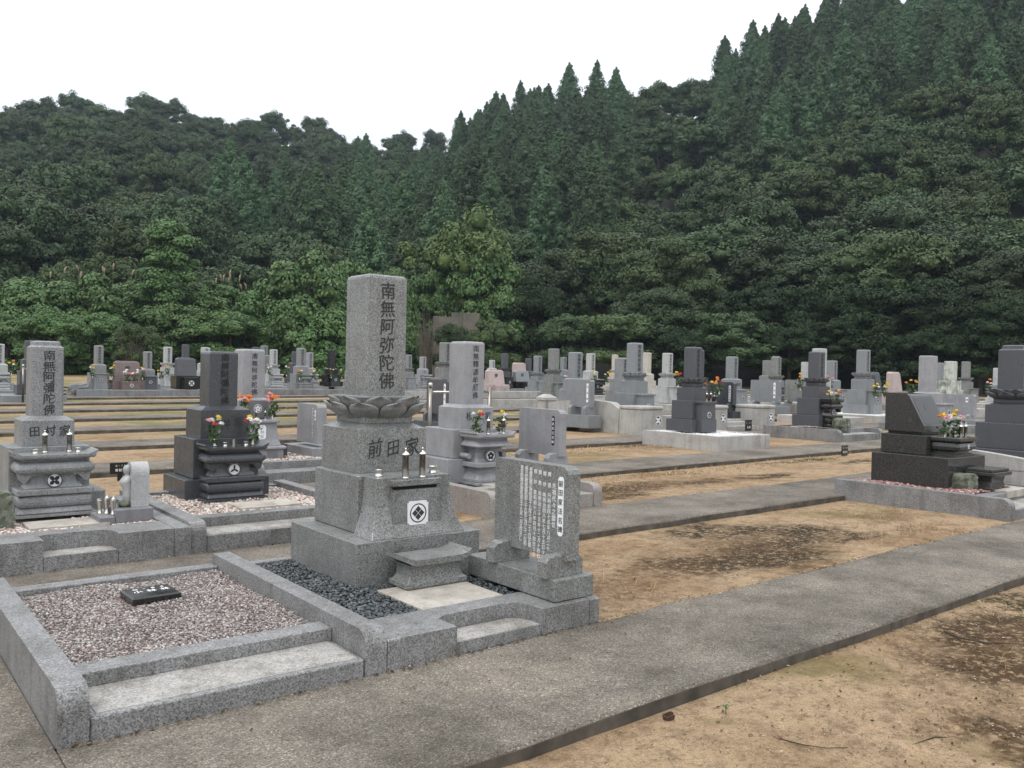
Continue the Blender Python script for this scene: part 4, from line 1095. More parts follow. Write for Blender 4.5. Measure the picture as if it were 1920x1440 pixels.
for x in (1.385, 1.565): lantern(x, 7.80, .753, 'left steel candle lantern on the carved grey altar' if x < 1.5 else 'right steel candle lantern on the carved grey altar', .92, 'candle lanterns on the carved grey altar')
for x in (1.315, 1.63): cup(x, 7.79, .753, 'left steel cup on the carved grey altar' if x < 1.5 else 'right steel cup on the carved grey altar', .8, 'steel cups on the carved grey altar')
boulder(.985, 7.40, .22, .125, .11, .30, 'mossy rough boulder at the left picture edge', 2)
def jizo():
    t = thing('guardian_statue', 'small robed guardian statue with pale arched halo on a grey plinth', 'statue', (1.90, 7.26, .25))
    mb = MB(); mb.stone(-.14, .14, -.16, .16, 0, .105, .006); mb.build('plinth', G['violet_dark'], t)
    mb = MB(); mb.stone(-.255, -.142, -.158, .158, 0, .055, .006); mb.build('front_ledge', G['violet_dark'], t)
    arch = [(-.085, .106), (.085, .106), (.09, .36)] + [(.09 * math.cos(a), .36 + .10 * math.sin(a)) for a in [math.pi * i / 12 for i in range(1, 12)]] + [(-.09, .36)]
    mb = MB(); mb.prism(arch, 'x', -.005, .125); mb.build('halo', G['pale'], t)
    n = 14; rings = []                       # one robed body: feet, hem, waist, joined hands, shoulders, neck and head
    for z, rx, ry, ox in ((.145, .036, .045, 0), (.15, .042, .052, 0), (.20, .04, .05, 0), (.26, .043, .053, -.004), (.29, .052, .058, -.012), (.305, .054, .06, -.014), (.325, .046, .06, -.006), (.345, .034, .046, 0), (.358, .02, .022, 0), (.366, .024, .024, -.004), (.38, .033, .032, -.006), (.40, .037, .035, -.006), (.418, .034, .033, -.004), (.432, .022, .022, -.002), (.437, .006, .006, 0)):
        rings.append([(-.018 + ox + rx * .85 * math.cos(2 * math.pi * j / n), ry * math.sin(2 * math.pi * j / n), z) for j in range(n)])
    mb = MB(); mb.loft(rings); mb.build('figure', G['pale'], t, True)
    mb = MB(); mb.lathe([(.05, .106), (.062, .118), (.06, .135), (.048, .148)], -.03, 0, 12); mb.build('lotus_seat', G['rock'], t, True)
jizo()
for i, (x, y, s) in enumerate(((1.70, 7.36, .75), (1.735, 7.27, .82), (1.765, 7.20, .80), (1.69, 7.30, .72))):
    t = thing('flower_vase', ('open steel vase farthest back on the small statue ledge', 'lidded steel vase in the middle of the small statue ledge', 'lidded steel vase at the front right of the small statue ledge', 'open steel vase at the left of the small statue ledge')[i], 'vase', (x, y, .305), 0, 'steel vases before the small statue')
    mb = MB(); mb.lathe([(.026, 0), (.026, .012), (.018, .016), (.020, .06), (.032, .145), (.033, .15), (.028, .15)], n=14); mb.build('body', M_STEEL, t, True)
    if i in (1, 2): mb = MB(); mb.lathe([(.033, .151), (.02, .165), (.006, .172), (.009, .18), (.002, .187)], n=14); mb.build('lid', M_STEEL, t, True)
    t.scale = (s, s, s)

# ---- dark polished grave with flowers (second row)
plot_kerb('granite surround with long step of the dark polished grave', 2.165, 3.80, 6.58, 8.62, .065, .21, G['kerb'], G['kerb_light'], 'step', .12, .34, .235)
pebbles('cream and pink pebbles around the dark polished grave', 2.285, 3.68, 7.06, 8.5, .235, .03, M_PEBPALE, 8, [(2.6, 3.38, 8.1, 8.6), (2.75, 3.25, 7.85, 8.2)], 2)
mb = MB(); mb.stone(2.80, 3.36, 7.22, 7.55, .22, .27, .003); tag(mb.build('paving_slab', G['paving']), 'cream paving slab before the dark polished grave', 'paving slab')
def darkgrave():
    CX, CY, Z = 2.985, 8.33, .24
    t = thing('gravestone', 'dark charcoal polished gravestone with chrysanthemums beside the tallest monument', 'gravestone', (CX, CY, Z)); m = G['dark']
    tier(t, 'base_stone', m, .405, -.30, .35, 0, .19)
    tier(t, 'middle_stone', m, .315, -.25, .33, .192, .565)
    tier(t, 'upper_stone', m, .24, -.215, .215, .567, .865, .07)
    fancy_altar(t, m, G['dark_light'], .52, -.262, .25, .02, .52, 'tri')
    s = shaft(t, m, .275, .865, 1.395)
    letters(column('南無阿彌陀佛', .01, 1.375, .082, .083, 1.0), 'front', -.139, .016, .09, 6).build('inscription', flat('engraved_grey', (.012, .012, .013), .9), s)
    letters([('松', -.13, .70, .095, 1.1), ('井', -.0, .70, .095, 1.1), ('家', .125, .72, .095, 1.1)], 'front', -.2165, .014, .09, 4).build('family_name', M_INK, t)
darkgrave()
bouquet(2.815, 7.93, .745, ['yellow', 'white', 'red', 'white', 'pink', 'white'], 'white and yellow chrysanthemums at the left of the dark altar', .88, 'flower bunches on the dark altar')
bouquet(3.175, 7.93, .745, ['yellow', 'white', 'white', 'white', 'white', 'red', 'white'], 'white chrysanthemums with one yellow at the right of the dark altar', .88, 'flower bunches on the dark altar')
for x in (2.90, 3.10): cup(x, 7.90, .745, 'left steel cup on the dark altar' if x < 3.0 else 'right steel cup on the dark altar', .8, 'steel cups on the dark altar')
mb = MB(); mb.lathe([(.013, 0), (.013, .05), (.016, .052), (.016, .062)], n=12); o = mb.build('incense_holder', M_STEEL); o.location = (2.985, 7.91, .745); tag(o, 'small steel incense holder in the middle of the dark altar', 'incense holder')
name_sign(2.755, 10.95, .17, .235, .135, [('G-75', .098, .034), ('寄松家', .045, .046)], 'black name sign behind the small guardian statue')

# ---- violet-grey grave with orange flowers (third row)
plot_kerb('granite surround with deep step of the violet-grey grave', 3.85, 5.45, 9.53, 11.30, .12, .235, G['kerb'], G['kerb'], 'step', .12, .30)
pebbles('cream pebbles around the violet-grey grave', 3.97, 5.33, 9.97, 11.18, .325, .035, M_PEBPALE, 9, [(4.0, 4.64, 10.3, 11.3), (4.9, 5.3, 10.2, 11.2)], 2)
def gray2():
    CX, CY, Z = 4.29, 10.86, .33
    t = thing('gravestone', 'pale violet-grey gravestone with orange flowers behind the dark polished grave', 'gravestone', (CX, CY, Z)); m = G['violet']
    tier(t, 'base_stone', G['dark'], .42, -.28, .30, 0, .16)
    tier(t, 'middle_stone', m, .28, -.24, .26, .162, .49)
    tier(t, 'upper_stone', m, .215, -.20, .22, .492, .76, .05)
    mb = MB(); mb.prof([(-.25, .25, -.47, -.242, .162), (-.225, .225, -.45, -.242, .24), (-.205, .205, -.44, -.242, .36), (-.20, .20, -.44, -.242, .452)], .006); al = mb.build('altar_panel', m, t)
    mb = MB(); mb.stone(-.235, .235, -.475, -.242, .454, .49, .006); mb.build('altar_table', m, t)
    mb = MB(); mb.stone(-.23, .27, -.50, -.285, 0, .115, .005); ft = mb.build('altar_foot', m, t)
    mb = MB(); mb.stone(-.27, .30, -.53, -.285, .116, .158, .012); mb.build('altar_step', m, t)
    mb = MB()
    for x in (-.10, .12): mb.stone(x - .07, x + .07, -.503, -.49, .015, .10, .002)
    mb.build('foot_panel', G['violet_dark'], ft)
    mb = MB(); mb.prism([(-.05, .27), (-.03, .245), (.03, .245), (.05, .27), (.05, .40), (.03, .425), (-.03, .425), (-.05, .40)], 'y', -.438, -.456); ti = mb.build('title_plate', M_WHITE, al)
    letters(column('小林家', .0, .42, .052, .055), 'front', -.4572, .01, .05).build('title', G['violet'], ti)
    mb = MB(); mb.stone(-.15, .16, -.245, -.19, .50, .73, .004); bk = mb.build('crest_panel', G['violet_dark'], t)
    crest(bk, .02, .625, .055, -.2465, 'flower', False, None, M_INKW)
    s = shaft(t, m, .30, .76, 1.385)
    letters(column('南無阿弥陀佛', .01, 1.34, .082, .092, 1.0), 'front', -.1515, .014, .09, 7).build('inscription', M_INK, s)
gray2()
bouquet(4.11, 10.50, .82, ['orange', 'orange', 'pink', 'orange', 'orange', 'orange'], 'orange chrysanthemums at the left of the violet-grey altar', 1.05, 'flower bunches on the violet-grey altar')
bouquet(4.46, 10.50, .82, ['pink', 'orange', 'orange', 'pink', 'orange', 'orange', 'pink'], 'pink and orange chrysanthemums at the right of the violet-grey altar', 1.05, 'flower bunches on the violet-grey altar')
for x in (4.23, 4.35): lantern(x, 10.46, .82, 'left slim candle holder on the violet-grey altar' if x < 4.3 else 'right slim candle holder on the violet-grey altar', .6, 'candle holders on the violet-grey altar')
stele('plain violet-grey name stele left of the tallest monument', 5.02, 10.36, 10.98, .33, .49, 1.01, .13, G['violet'], (4.90, 5.30, 10.25, 11.12, .12), ('名碑', 10.43, .93, .80, .035), [('昭和五十八年三月四日', 10.50, .97, .04, .03)], feet=False)

# ---- violet-grey grave right of the tall monument (second row) with its stele
plot_kerb('tan granite surround with rounded front of the violet-grey grave at centre', 5.02, 6.52, 6.58, 8.50, .085, .235, G['kerb_tan'], G['kerb_light'], 'step', .12, .32)
pebbles('black pebbles around the violet-grey grave at centre', 5.14, 6.40, 7.04, 8.38, .255, .028, M_PEBBLACK, 12, [(5.25, 6.1, 7.75, 8.4), (5.5, 6.0, 7.35, 7.7)], 2)
mb = MB(); mb.stone(5.50, 5.98, 7.06, 7.45, .24, .288, .003); tag(mb.build('paving_slab', G['paving']), 'cream paving slab before the violet-grey grave at centre', 'paving slab')
def shaka():
    CX, CY, Z = 5.70, 7.98, .26
    t = thing('gravestone', 'violet-grey gravestone with yellow flowers right behind the tallest monument', 'gravestone', (CX, CY, Z)); m = G['violet']
    tier(t, 'base_stone', m, .44, -.30, .36, 0, .27)
    tier(t, 'middle_stone', m, .345, -.25, .32, .272, .59)
    tier(t, 'upper_stone', m, .225, -.225, .225, .592, .86, .06)
    fancy_altar(t, m, G['violet'], .47, -.262, .30, .02, .565, 'flower', 'cove')
    for sx in (-1, 1):
        mb = MB(); mb.tube([(sx * .24, -.27, .31), (sx * .24, -.42, .31)], .03, 12); mb.build('altar_scroll', m, t)
    s = shaft(t, m, .29, .86, 1.57)
    letters(column('南無釋迦牟尼佛', .02, 1.535, .082, .088, 1.0), 'front', -.1465, .012, .09, 11).build('inscription', M_INK, s)
    letters([('松', -.115, .735, .085, 1.15), ('永', .02, .73, .085, 1.15), ('家', .145, .735, .085, 1.15)], 'front', -.2265, .012, .09, 12).build('family_name', M_INK, t)
shaka()
bouquet(5.53, 7.52, .81, ['yellow', 'white', 'red'], 'single yellow chrysanthemum at the left of the centre violet-grey altar', .85, 'flower bunches on the centre violet-grey altar')
bouquet(5.85, 7.52, .81, ['yellow', 'white'], 'single yellow chrysanthemum at the right of the centre violet-grey altar', .85, 'flower bunches on the centre violet-grey altar')
for x in (5.62, 5.83): lantern(x, 7.44, .81, 'left steel candle lantern on the centre violet-grey altar' if x < 5.7 else 'right steel candle lantern on the centre violet-grey altar', .95, 'candle lanterns on the centre violet-grey altar')
stele('violet-grey name stele with a black title strip at centre', 6.40, 7.15, 7.87, .24, .56, 1.08, .10, G['violet'], (6.28, 6.62, 7.05, 8.05, .16), ('松永家法名碑', 7.26, 1.01, .68, .045), [], titlemat=M_BLACKP, titleink=M_INKW)

# ---- black slanted western-style grave at the right (first row)
plot_kerb('granite surround with rounded end of the black slanted grave at right', 9.58, 11.20, 3.70, 5.68, .03, .235, G['kerb'], G['kerb_light'], 'step', .13, .34, .255)
pebbles('red pebbles around the black slanted grave', 9.71, 11.07, 4.19, 5.55, .262, .032, M_PEBRED, 15, [(9.98, 10.9, 4.6, 5.5)], 2)
mb = MB(); mb.stone(10.36, 10.95, 4.03, 4.30, .20, .282, .003); tag(mb.build('paving_slab', G['paving']), 'cream paving slab before the black slanted grave', 'paving slab')
def blackgrave():
    CX, CY, Z = 10.46, 5.02, .262
    t = thing('gravestone', 'low black gravestone with slanted polished face beside a green rock', 'gravestone', (CX, CY, Z)); m = G['speckle']
    tier(t, 'base_stone', m, .48, -.50, .42, 0, .36)
    tier(t, 'middle_stone', m, .34, -.17, .38, .362, .59)
    mb = MB(); mb.stone(-.25, .25, -.08, .34, .592, .625, .003); mb.build('neck', M_BLACKP, t)
    mb = MB(); mb.prism([(-.13, .627), (.36, .627), (.36, 1.065), (.335, 1.085), (.10, 1.075), (.07, 1.055), (-.12, .70)], 'x', -.29, .29); h = mb.build('headstone', m, t)
    mb = MB(); sl = (1.055 - .70) / (.07 + .12); yf = lambda z: -.12 + (z - .70) / sl - .0025
    mb.v = [(-.24, yf(.72), .72), (.24, yf(.72), .72), (.24, yf(.98), .98), (.20, yf(1.03), 1.03), (-.20, yf(1.03), 1.03), (-.24, yf(.98), .98)]; mb.f = [(0, 1, 2, 3, 4, 5)]
    mb.build('polished_face', G['black'], h)
    k = letters([('心', 0.0, .93, .13, 1.0)], 'front', 0, .014, .1, 3); k.v = [(x, yf(z) - .002, z) for x, _, z in k.v]; k.build('inscription', flat('engraved_silver', (.25, .25, .25), .6), h)
    yb, d = -.17, .34
    def P(lst, name, c=.015):
        mb = MB(); mb.prof([(-.20 * a, .20 * a, yb - d * b, yb + .003, z) for a, b, z in lst], c); return mb.build(name, m, t)
    P([(1.1, .9, .362), (1.1, .9, .385), (.95, .78, .395), (.95, .78, .415)], 'altar_foot')
    b = P([(.95, .80, .417), (1.15, .95, .44), (1.2, 1.0, .475), (1.15, .95, .515), (1.0, .85, .53)], 'altar_roll', .03)
    P([(1.15, .98, .532), (1.22, 1.04, .545), (1.22, 1.04, .575), (1.15, .98, .585)], 'altar_table')
    letters([('安', 0, .478, .06, 1.0)], 'front', yb - d * 1.0 - .002, .03, .02).build('family_name', M_INKW, b)
    tb = thing('offering_table', 'small black stone offering table at the right edge', 'stone table', (CX + .10, CY - .70, Z - .005))
    mb = MB(); mb.prof([(-.24, .24, -.15, .15, 0), (-.24, .24, -.15, .15, .03), (-.19, .19, -.11, .11, .035), (-.17, .17, -.10, .10, .10), (-.19, .19, -.11, .11, .165), (-.22, .22, -.13, .13, .17)], .01); mb.build('foot', m, tb)
    mb = MB(); mb.stone(-.24, .24, -.16, .16, .172, .215, .006); mb.build('top', m, tb)
    mb = MB(); mb.stone(-.235, .235, -.13, .15, .216, .25, .006); mb.build('tray', m, tb)
blackgrave()
boulder(10.19, 4.43, .25, .145, .13, .20, 'squat green rock in red pebbles beside the black slanted grave', 5)
bouquet(10.36, 4.74, .82, ['yellow', 'pink', 'white', 'orange', 'pink'], 'pink and yellow flowers at the left of the black slanted grave', .95, 'flower bunches on the black slanted grave')
bouquet(10.58, 4.72, .82, ['yellow', 'white', 'white', 'pink', 'yellow'], 'white and yellow flowers at the right of the black slanted grave', 1.0, 'flower bunches on the black slanted grave')
for x in (10.46, 10.58): lantern(x, 4.60, .82, 'left steel candle lantern on the black slanted grave' if x < 10.5 else 'right steel candle lantern on the black slanted grave', .95, 'candle lanterns on the black slanted grave')
name_sign(14.3, 8.30, .10, .20, .21, [('3-54', .165, .05), ('四日市', .09, .058)], 'small black name sign at the path edge left of the black slanted grave')

# ================================================================== THE REST OF THE ROWS
SUTRA = '南無阿弥陀佛'
def grave(x, y, gz, w, T, hs, mat, label, style='lotus', altar='plain', kerb='kerb', kw=1.5, ktop=.20, txt=SUTRA, motif='flower', top='soft', altm=None, name=None, kd=.85, lite=None, fl=None, frontkerb=True):
    """upright family gravestone: surround, tiers, altar, optional lotus, shaft; front looks along -Y"""
    t = thing('gravestone', label, 'gravestone', (x, y, gz - .02), 0, 'gravestones in the rows'); m = G[mat]; am = G[altm or mat]
    if kerb:
        mb = MB(); mb.stone(-kw / 2, kw / 2, -1.0, kd, -.12, ktop, .01); kb = mb.build('kerb', G[kerb], t)
        if fl:
            mb = MB(); mb.stone(-kw / 2 + .12, kw / 2 - .12, -.86, kd - .12, ktop - .005, ktop + .012, .004); mb.build('gravel', fl, kb)
    lot = .48 * w if style == 'lotus' else 0
    z0 = ktop + .015; H = T + .02 - hs - lot - z0; z1 = z0 + .26 * H; z2 = z1 + .40 * H; z3 = z0 + H
    tier(t, 'base_stone', m, 1.45 * w, -1.25 * w, 1.3 * w, z0, z1 - .002)
    tier(t, 'middle_stone', m, 1.15 * w, -1.0 * w, 1.05 * w, z1, z2 - .002)
    tier(t, 'upper_stone', m, .82 * w, -.82 * w, .82 * w, z2, z3 - (.03 if style == 'lotus' else 0), .25 * w if style != 'block' else False)
    if style == 'lotus':
        tier(t, 'lotus_base', m, .60 * w, -.60 * w, .60 * w, z3 - .03, z3 + .02, False, .004)
        lotus(t, m, 1.02 * w, z3 + .018, lot - .018)
    s = shaft(t, m, w, z3 + lot, T + .02, top)
    if txt:
        n = len(txt); p = (hs - .12 * w) / (n + .3)
        letters(column(txt, .03 * w, T + .02 - .15 * w, min(p, .42 * w) * .98, p), 'front', -w / 2 - .003, .02, .07, int(x * 10)).build('inscription', M_INK, s)
    if name:
        letters([(c, (i - (len(name) - 1) / 2) * .42 * w, (z2 + z3) / 2 - .02, .34 * w, 1.1) for i, c in enumerate(name)], 'front', -.82 * w - .003, .02, .07).build('family_name', M_INK, t)
    if altar == 'roll': fancy_altar(t, am, G[lite or altm or mat], 1.75 * w, -1.0 * w, .95 * w, z0, z2 - .02, motif)
    elif altar == 'cove': fancy_altar(t, am, am, 1.7 * w, -1.0 * w, .95 * w, z0, z2 - .02, motif, 'cove')
    elif altar == 'plain':
        mb = MB(); mb.prof([(-.85 * w, .85 * w, -1.75 * w, -1.0 * w, z0), (-.78 * w, .78 * w, -1.68 * w, -1.0 * w, z0 + .4 * (z2 - z0)), (-.75 * w, .75 * w, -1.65 * w, -1.0 * w, z2 - .05)], .006); a = mb.build('altar', am, t)
        mb = MB(); mb.stone(-.85 * w, .85 * w, -1.75 * w, -1.0 * w, z2 - .048, z2 - .012, .005); mb.build('altar_table', am, t)
        crest(a, 0, z0 + .55 * (z2 - z0), .25 * w, -1.685 * w, motif)
    return t
def pot_pair(x, y, z, gap, cols, label, s, grp):
    for sx, side in ((-1, 'left'), (1, 'right')): bouquet(x + sx * gap, y, z, cols if sx < 0 else cols[::-1], label % side, s, grp)
RG = 'gravestones in the rows'
# far rows, left of the tallest monument
grave(4.19, 30.98, .39, .26, 1.62, .62, 'pale', 'pale gravestone cut by the left picture edge in the back row', 'plain', 'roll', 'bluegrey', 2.0)
grave(4.55, 28.05, .35, .24, 1.73, .52, 'blue', 'dark slim gravestone half hidden behind the carved grave at left', 'plain', 'plain', 'bluegrey', 1.6, txt=None)
grave(7.06, 30.98, .41, .25, 1.65, .62, 'mid', 'grey gravestone with small shrine altar left of the red-brown stone', 'plain', 'plain', 'bluegrey', 1.6)
grave(8.62, 30.98, .42, .245, 1.49, .60, 'mid', 'grey gravestone with dark crested altar right of the red-brown stone', 'plain', 'plain', 'bluegrey', 1.5, altm='blue', motif='quad')
grave(10.17, 33.91, .46, .26, 1.69, .61, 'pale', 'pale lotus gravestone left of the low black slab in the back row', 'lotus', 'plain', 'bluegrey', 1.6)
grave(11.77, 36.84, .51, .25, 1.82, .54, 'blue', 'dark gravestone rising behind the low black slab in the back row', 'plain', None, 'bluegrey', 1.6, txt=None)
grave(11.60, 33.91, .47, .28, 1.71, .61, 'pale', 'pale gravestone peeping out left of the dark polished grave', 'plain', 'plain', 'bluegrey', 1.6)
grave(15.99, 39.77, .57, .26, 1.82, .48, 'blue', 'dark gravestone top behind the violet-grey grave with orange flowers', 'plain', None, 'kerb', 1.6, txt=None)
grave(15.21, 36.84, .53, .25, 1.88, .42, 'green', 'grey-green gravestone just right of the violet-grey grave with orange flowers', 'plain', 'plain', 'kerb', 1.6, motif='tri')
grave(14.41, 33.91, .49, .25, 1.70, .62, 'pale', 'white lettered gravestone right of the grey-green one in the back rows', 'lotus', 'roll', 'kerb', 1.6)
grave(16.68, 36.84, .54, .25, 1.65, .51, 'blue', 'dark gravestone behind the pair of pale stones in the back rows', 'plain', None, 'kerb', 1.5, txt=None)
grave(14.27, 30.98, .46, .27, 1.76, .68, 'mid', 'grey gravestone with carved altar in front of the back pair', 'plain', 'roll', 'kerb', 2.4)
grave(16.01, 33.91, .51, .24, 1.61, .66, 'violet', 'pale violet gravestone right of the grey one with carved altar', 'plain', 'cove', 'kerb', 1.4)
grave(17.03, 33.91, .51, .27, 1.76, .80, 'black', 'black gravestone with black altar left of the tallest monument', 'plain', 'plain', 'kerb', 1.2, txt=None)
grave(18.10, 33.91, .52, .25, 1.83, .63, 'pale', 'pale lotus gravestone nearest the left side of the tallest monument', 'lotus', 'plain', 'kerb', 1.5)
# far and middle rows, right of the tallest monument
grave(19.11, 30.98, .49, .22, 1.62, .56, 'mid', 'gravestone mostly hidden by the right side of the tallest monument', 'lotus', 'plain', 'kerb', 1.5)
grave(21.70, 33.91, .55, .24, 1.55, .55, 'violet', 'small violet-grey gravestone right of the tallest monument', 'plain', 'roll', 'kerb', 1.8, name='木')
grave(15.02, 22.19, .36, .28, 2.00, .60, 'green', 'grey-green lotus gravestone half behind the centre violet-grey grave', 'lotus', 'plain', 'kerb', 1.7)
grave(27.98, 36.84, .62, .23, 1.48, .43, 'pale', 'small white gravestone above the pink slab at centre', 'plain', None, 'kerb', 1.5)
grave(24.25, 30.98, .53, .25, 1.79, .66, 'blue', 'dark lotus gravestone right of the pink slab at centre', 'lotus', 'plain', 'kerb', 1.5, txt=None, altm='black')
grave(28.09, 33.91, .59, .25, 1.60, .63, 'blue', 'dark gravestone behind the grey western slab at centre', 'plain', 'plain', 'kerb', 1.5, txt=None)
grave(23.76, 28.05, .49, .27, 1.71, .71, 'bluegrey', 'blue-grey lotus gravestone left of the broad grey-green one at centre', 'lotus', 'plain', 'wall', 2.0, name='木下')
grave(19.51, 22.19, .39, .28, 1.93, .71, 'green', 'broad grey-green lotus gravestone with red flowers at centre', 'lotus', 'plain', 'kerb', 1.6, txt=None)
grave(30.50, 33.91, .61, .25, 1.71, .65, 'bluegrey', 'slim blue-grey gravestone between two broader ones at centre', 'plain', 'plain', 'wall', 1.6)
grave(15.11, 16.34, .28, .27, 1.76, .67, 'bluegrey', 'large blue-grey gravestone with crested altar right of centre', 'plain', 'plain', 'kerb', 1.9, name='上大')
grave(24.07, 25.12, .46, .27, 1.84, .69, 'pale', 'pale gravestone with black altar behind the large blue-grey one', 'plain', 'roll', 'wall', 1.6, altm='black', lite='black')
grave(34.36, 33.91, .64, .26, 1.94, .85, 'cream', 'cream lotus gravestone behind the grey stone right of centre', 'lotus', None, 'wall', 1.6, txt=None)
grave(16.81, 16.34, .29, .27, 1.65, .58, 'mid', 'grey gravestone left of the big lotus gravestone right of centre', 'block', 'plain', 'kerb', 1.3)
grave(14.42, 13.60, .23, .27, 1.99, .68, 'bluegrey', 'big blue-grey lotus gravestone with white crest plate inside the walled plot', 'lotus', 'plain', 'wall', 1.6)
grave(27.39, 25.12, .48, .27, 1.96, .89, 'cream', 'cream gravestone peeping out behind the big blue-grey lotus stone', 'plain', None, 'wall', 1.5, txt=None)
grave(22.02, 19.27, .37, .26, 1.87, .68, 'pale', 'white lotus gravestone left of the dark lotus pair', 'lotus', 'plain', 'wall', 1.6)
grave(16.57, 13.55, .25, .24, 1.89, .67, 'blue', 'dark lotus gravestone with orange flowers right of its larger dark neighbour', 'lotus', 'cove', 'wall', 1.4, altm='black', lite='mid')
grave(21.62, 16.34, .32, .27, 1.79, .67, 'bluegrey', 'grey gravestone behind the dark stele at right of centre', 'plain', 'plain', 'wall', 1.6, name='近藤家')
grave(31.81, 22.19, .48, .29, 1.75, .65, 'green', 'plain grey-green gravestone left of the one with stepped cap', 'plain', None, 'wall', 1.6, txt=None)
grave(28.19, 19.27, .41, .28, 1.90, .73, 'green', 'grey-green lotus gravestone with stepped cap behind the grey stele', 'lotus', 'roll', 'wall', 1.7, top='stepped', altm='blue', lite='pale')
grave(21.66, 13.41, .28, .29, 2.06, .83, 'pale', 'pale gravestone top rising behind the dark lotus gravestone at right', 'plain', None, 'wall', 1.4, txt=None)
grave(39.26, 25.12, .57, .28, 1.76, .90, 'pale', 'pale gravestone left of the dark lotus gravestone at right', 'plain', None, 'wall', 1.5, txt=None)
grave(27.18, 16.34, .36, .27, 1.77, .66, 'bluegrey', 'blue-grey gravestone right behind the dark lotus gravestone at right', 'plain', 'plain', 'wall', 1.5)
grave(23.99, 13.41, .30, .29, 2.08, .68, 'bluegrey', 'tall pale blue lotus gravestone with yellow flowers at right', 'lotus', 'plain', 'wall', 1.7, fl=M_PEBWHITE)
grave(34.98, 16.34, .42, .32, 1.82, .75, 'bluegrey', 'grey gravestone wedged behind the mossy white one', 'plain', None, 'wall', 1.5, txt=None)
grave(29.58, 13.41, .34, .31, 1.84, .65, 'old', 'old mossy white gravestone with stained top at right', 'block', None, 'wall', 1.5, txt=None, ktop=.3)
grave(37.44, 16.34, .44, .27, 1.91, .67, 'green', 'slim greenish lotus gravestone right of the mossy white one', 'lotus', 'plain', 'wall', 1.5, txt=None)
grave(40.49, 16.34, .46, .25, 1.68, .75, 'pale', 'slim pale lotus gravestone left of the big dark stone at the right edge', 'lotus', None, 'wall', 1.5, txt=None)
# larger ones in the third and fourth rows
grave(12.98, 10.72, .19, .25, 1.86, .60, 'blue', 'dark grey lotus gravestone on white gravel right of centre', 'lotus', 'plain', None, ktop=.26, altm='blue')
plot_kerb('plain pale granite surround filled with white gravel', 12.30, 13.85, 9.56, 11.35, .18, .25, G['wall'], None, 'plain', .13)
pebbles('white gravel around the dark lotus gravestone right of centre', 12.43, 13.72, 9.69, 11.22, .40, .04, M_PEBWHITE, 21, [(12.65, 13.3, 10.5, 11.0)], 2)
for x in (12.93, 13.05): lantern(x, 10.33, 1.0, 'left candle lantern of the dark lotus gravestone on white gravel' if x < 13 else 'right candle lantern of the dark lotus gravestone on white gravel', 1.0, 'candle lanterns on the white gravel grave')
grave(17.05, 10.62, .21, .26, 1.88, .58, 'blue', 'dark lotus gravestone with red and yellow flowers beside a rock', 'lotus', 'roll', None, ktop=.26, altm='black', lite='dark_light', motif='quad')
plot_kerb('granite surround with rounded front of the dark lotus gravestone at right', 16.25, 18.0, 9.56, 11.40, .20, .24, G['kerb'], G['kerb_light'], 'step', .13)
pebbles('pale pebbles around the dark lotus gravestone at right', 16.38, 17.87, 10.03, 11.27, .39, .045, M_PEBPALE, 22, [(16.7, 17.4, 10.3, 11.0)], 1)
boulder(17.02, 9.97, .40, .22, .16, .26, 'rough brown-green rock beside the dark lotus gravestone at right', 9)
grave(13.12, 5.05, .10, .34, 1.93, .62, 'blue', 'big dark grey lotus gravestone cut by the right picture edge', 'lotus', None, 'kerb', 1.6, top='stepped', txt=None, ktop=.25)
grave(21.88, 10.48, .24, .33, 1.90, .92, 'violet', 'tall plain violet-grey slab gravestone behind the black slanted grave', 'plain', 'plain', 'kerb', 1.6, txt=None)
# low western-style stones
def western(x, y, gz, w, h, mat, label, altm=None, txt=None, ink=None, hb=.28):
    t = thing('gravestone', label, 'gravestone', (x, y, gz), 0, RG); m = G[mat]
    mb = MB(); mb.stone(-.75, .75, -.9, .75, -.1, .2, .01); mb.build('kerb', G['kerb'], t)
    tier(t, 'base_stone', G[altm or mat], w * .62, -.30, .32, .21, .21 + hb)
    mb = MB(); a = w / 2; z0 = .212 + hb; z1 = h
    mb.loft([[(-a, -.12, z0), (a, -.12, z0), (a, .2, z0), (-a, .2, z0)], [(-a * .96, -.02, z1 - .06), (a * .96, -.02, z1 - .06), (a * .96, .2, z1 - .06), (-a * .96, .2, z1 - .06)], [(-a * .72, .01, z1), (a * .72, .01, z1), (a * .72, .19, z1), (-a * .72, .19, z1)]]); hd = mb.build('headstone', m, t)
    mb = MB(); mb.stone(-w * .34, w * .34, -.62, -.302, .21, .21 + hb * .9, .01); al = mb.build('altar', G[altm or mat], t)
    crest(al, 0, .21 + hb * .45, hb * .22, -.6225, 'quad')
    if txt:
        k = letters([(c, (i - (len(txt) - 1) / 2) * w * .28, z0 + (z1 - z0) * .6, w * .22, 1.0) for i, c in enumerate(txt)], 'front', 0, .014, .05)
        k.v = [(xx, -.12 + .10 * (zz - z0) / (z1 - .06 - z0) - .004, zz) for xx, _, zz in k.v]; k.build('inscription', ink or M_INK, hd)
    return t
western(7.90, 30.75, .41, .82, 1.16, 'brown', 'red-brown low gravestone with pink flowers in the left back row', None, '愛', None, .30)
western(9.85, 30.75, .43, .68, 1.30, 'blue', 'low black gravestone slab with white crest in the left back row', 'black', '青木', flat('engraved_pale', (.2, .2, .2), .6), .46)
western(21.30, 27.80, .46, .80, 1.10, 'pink', 'pale pink low gravestone left of the dark lotus stone at centre', None, '夢', None, .3)
western(25.05, 30.70, .54, .80, 1.02, 'bluegrey', 'grey low gravestone with white flower carving at centre', 'black', '絆', None, .3)
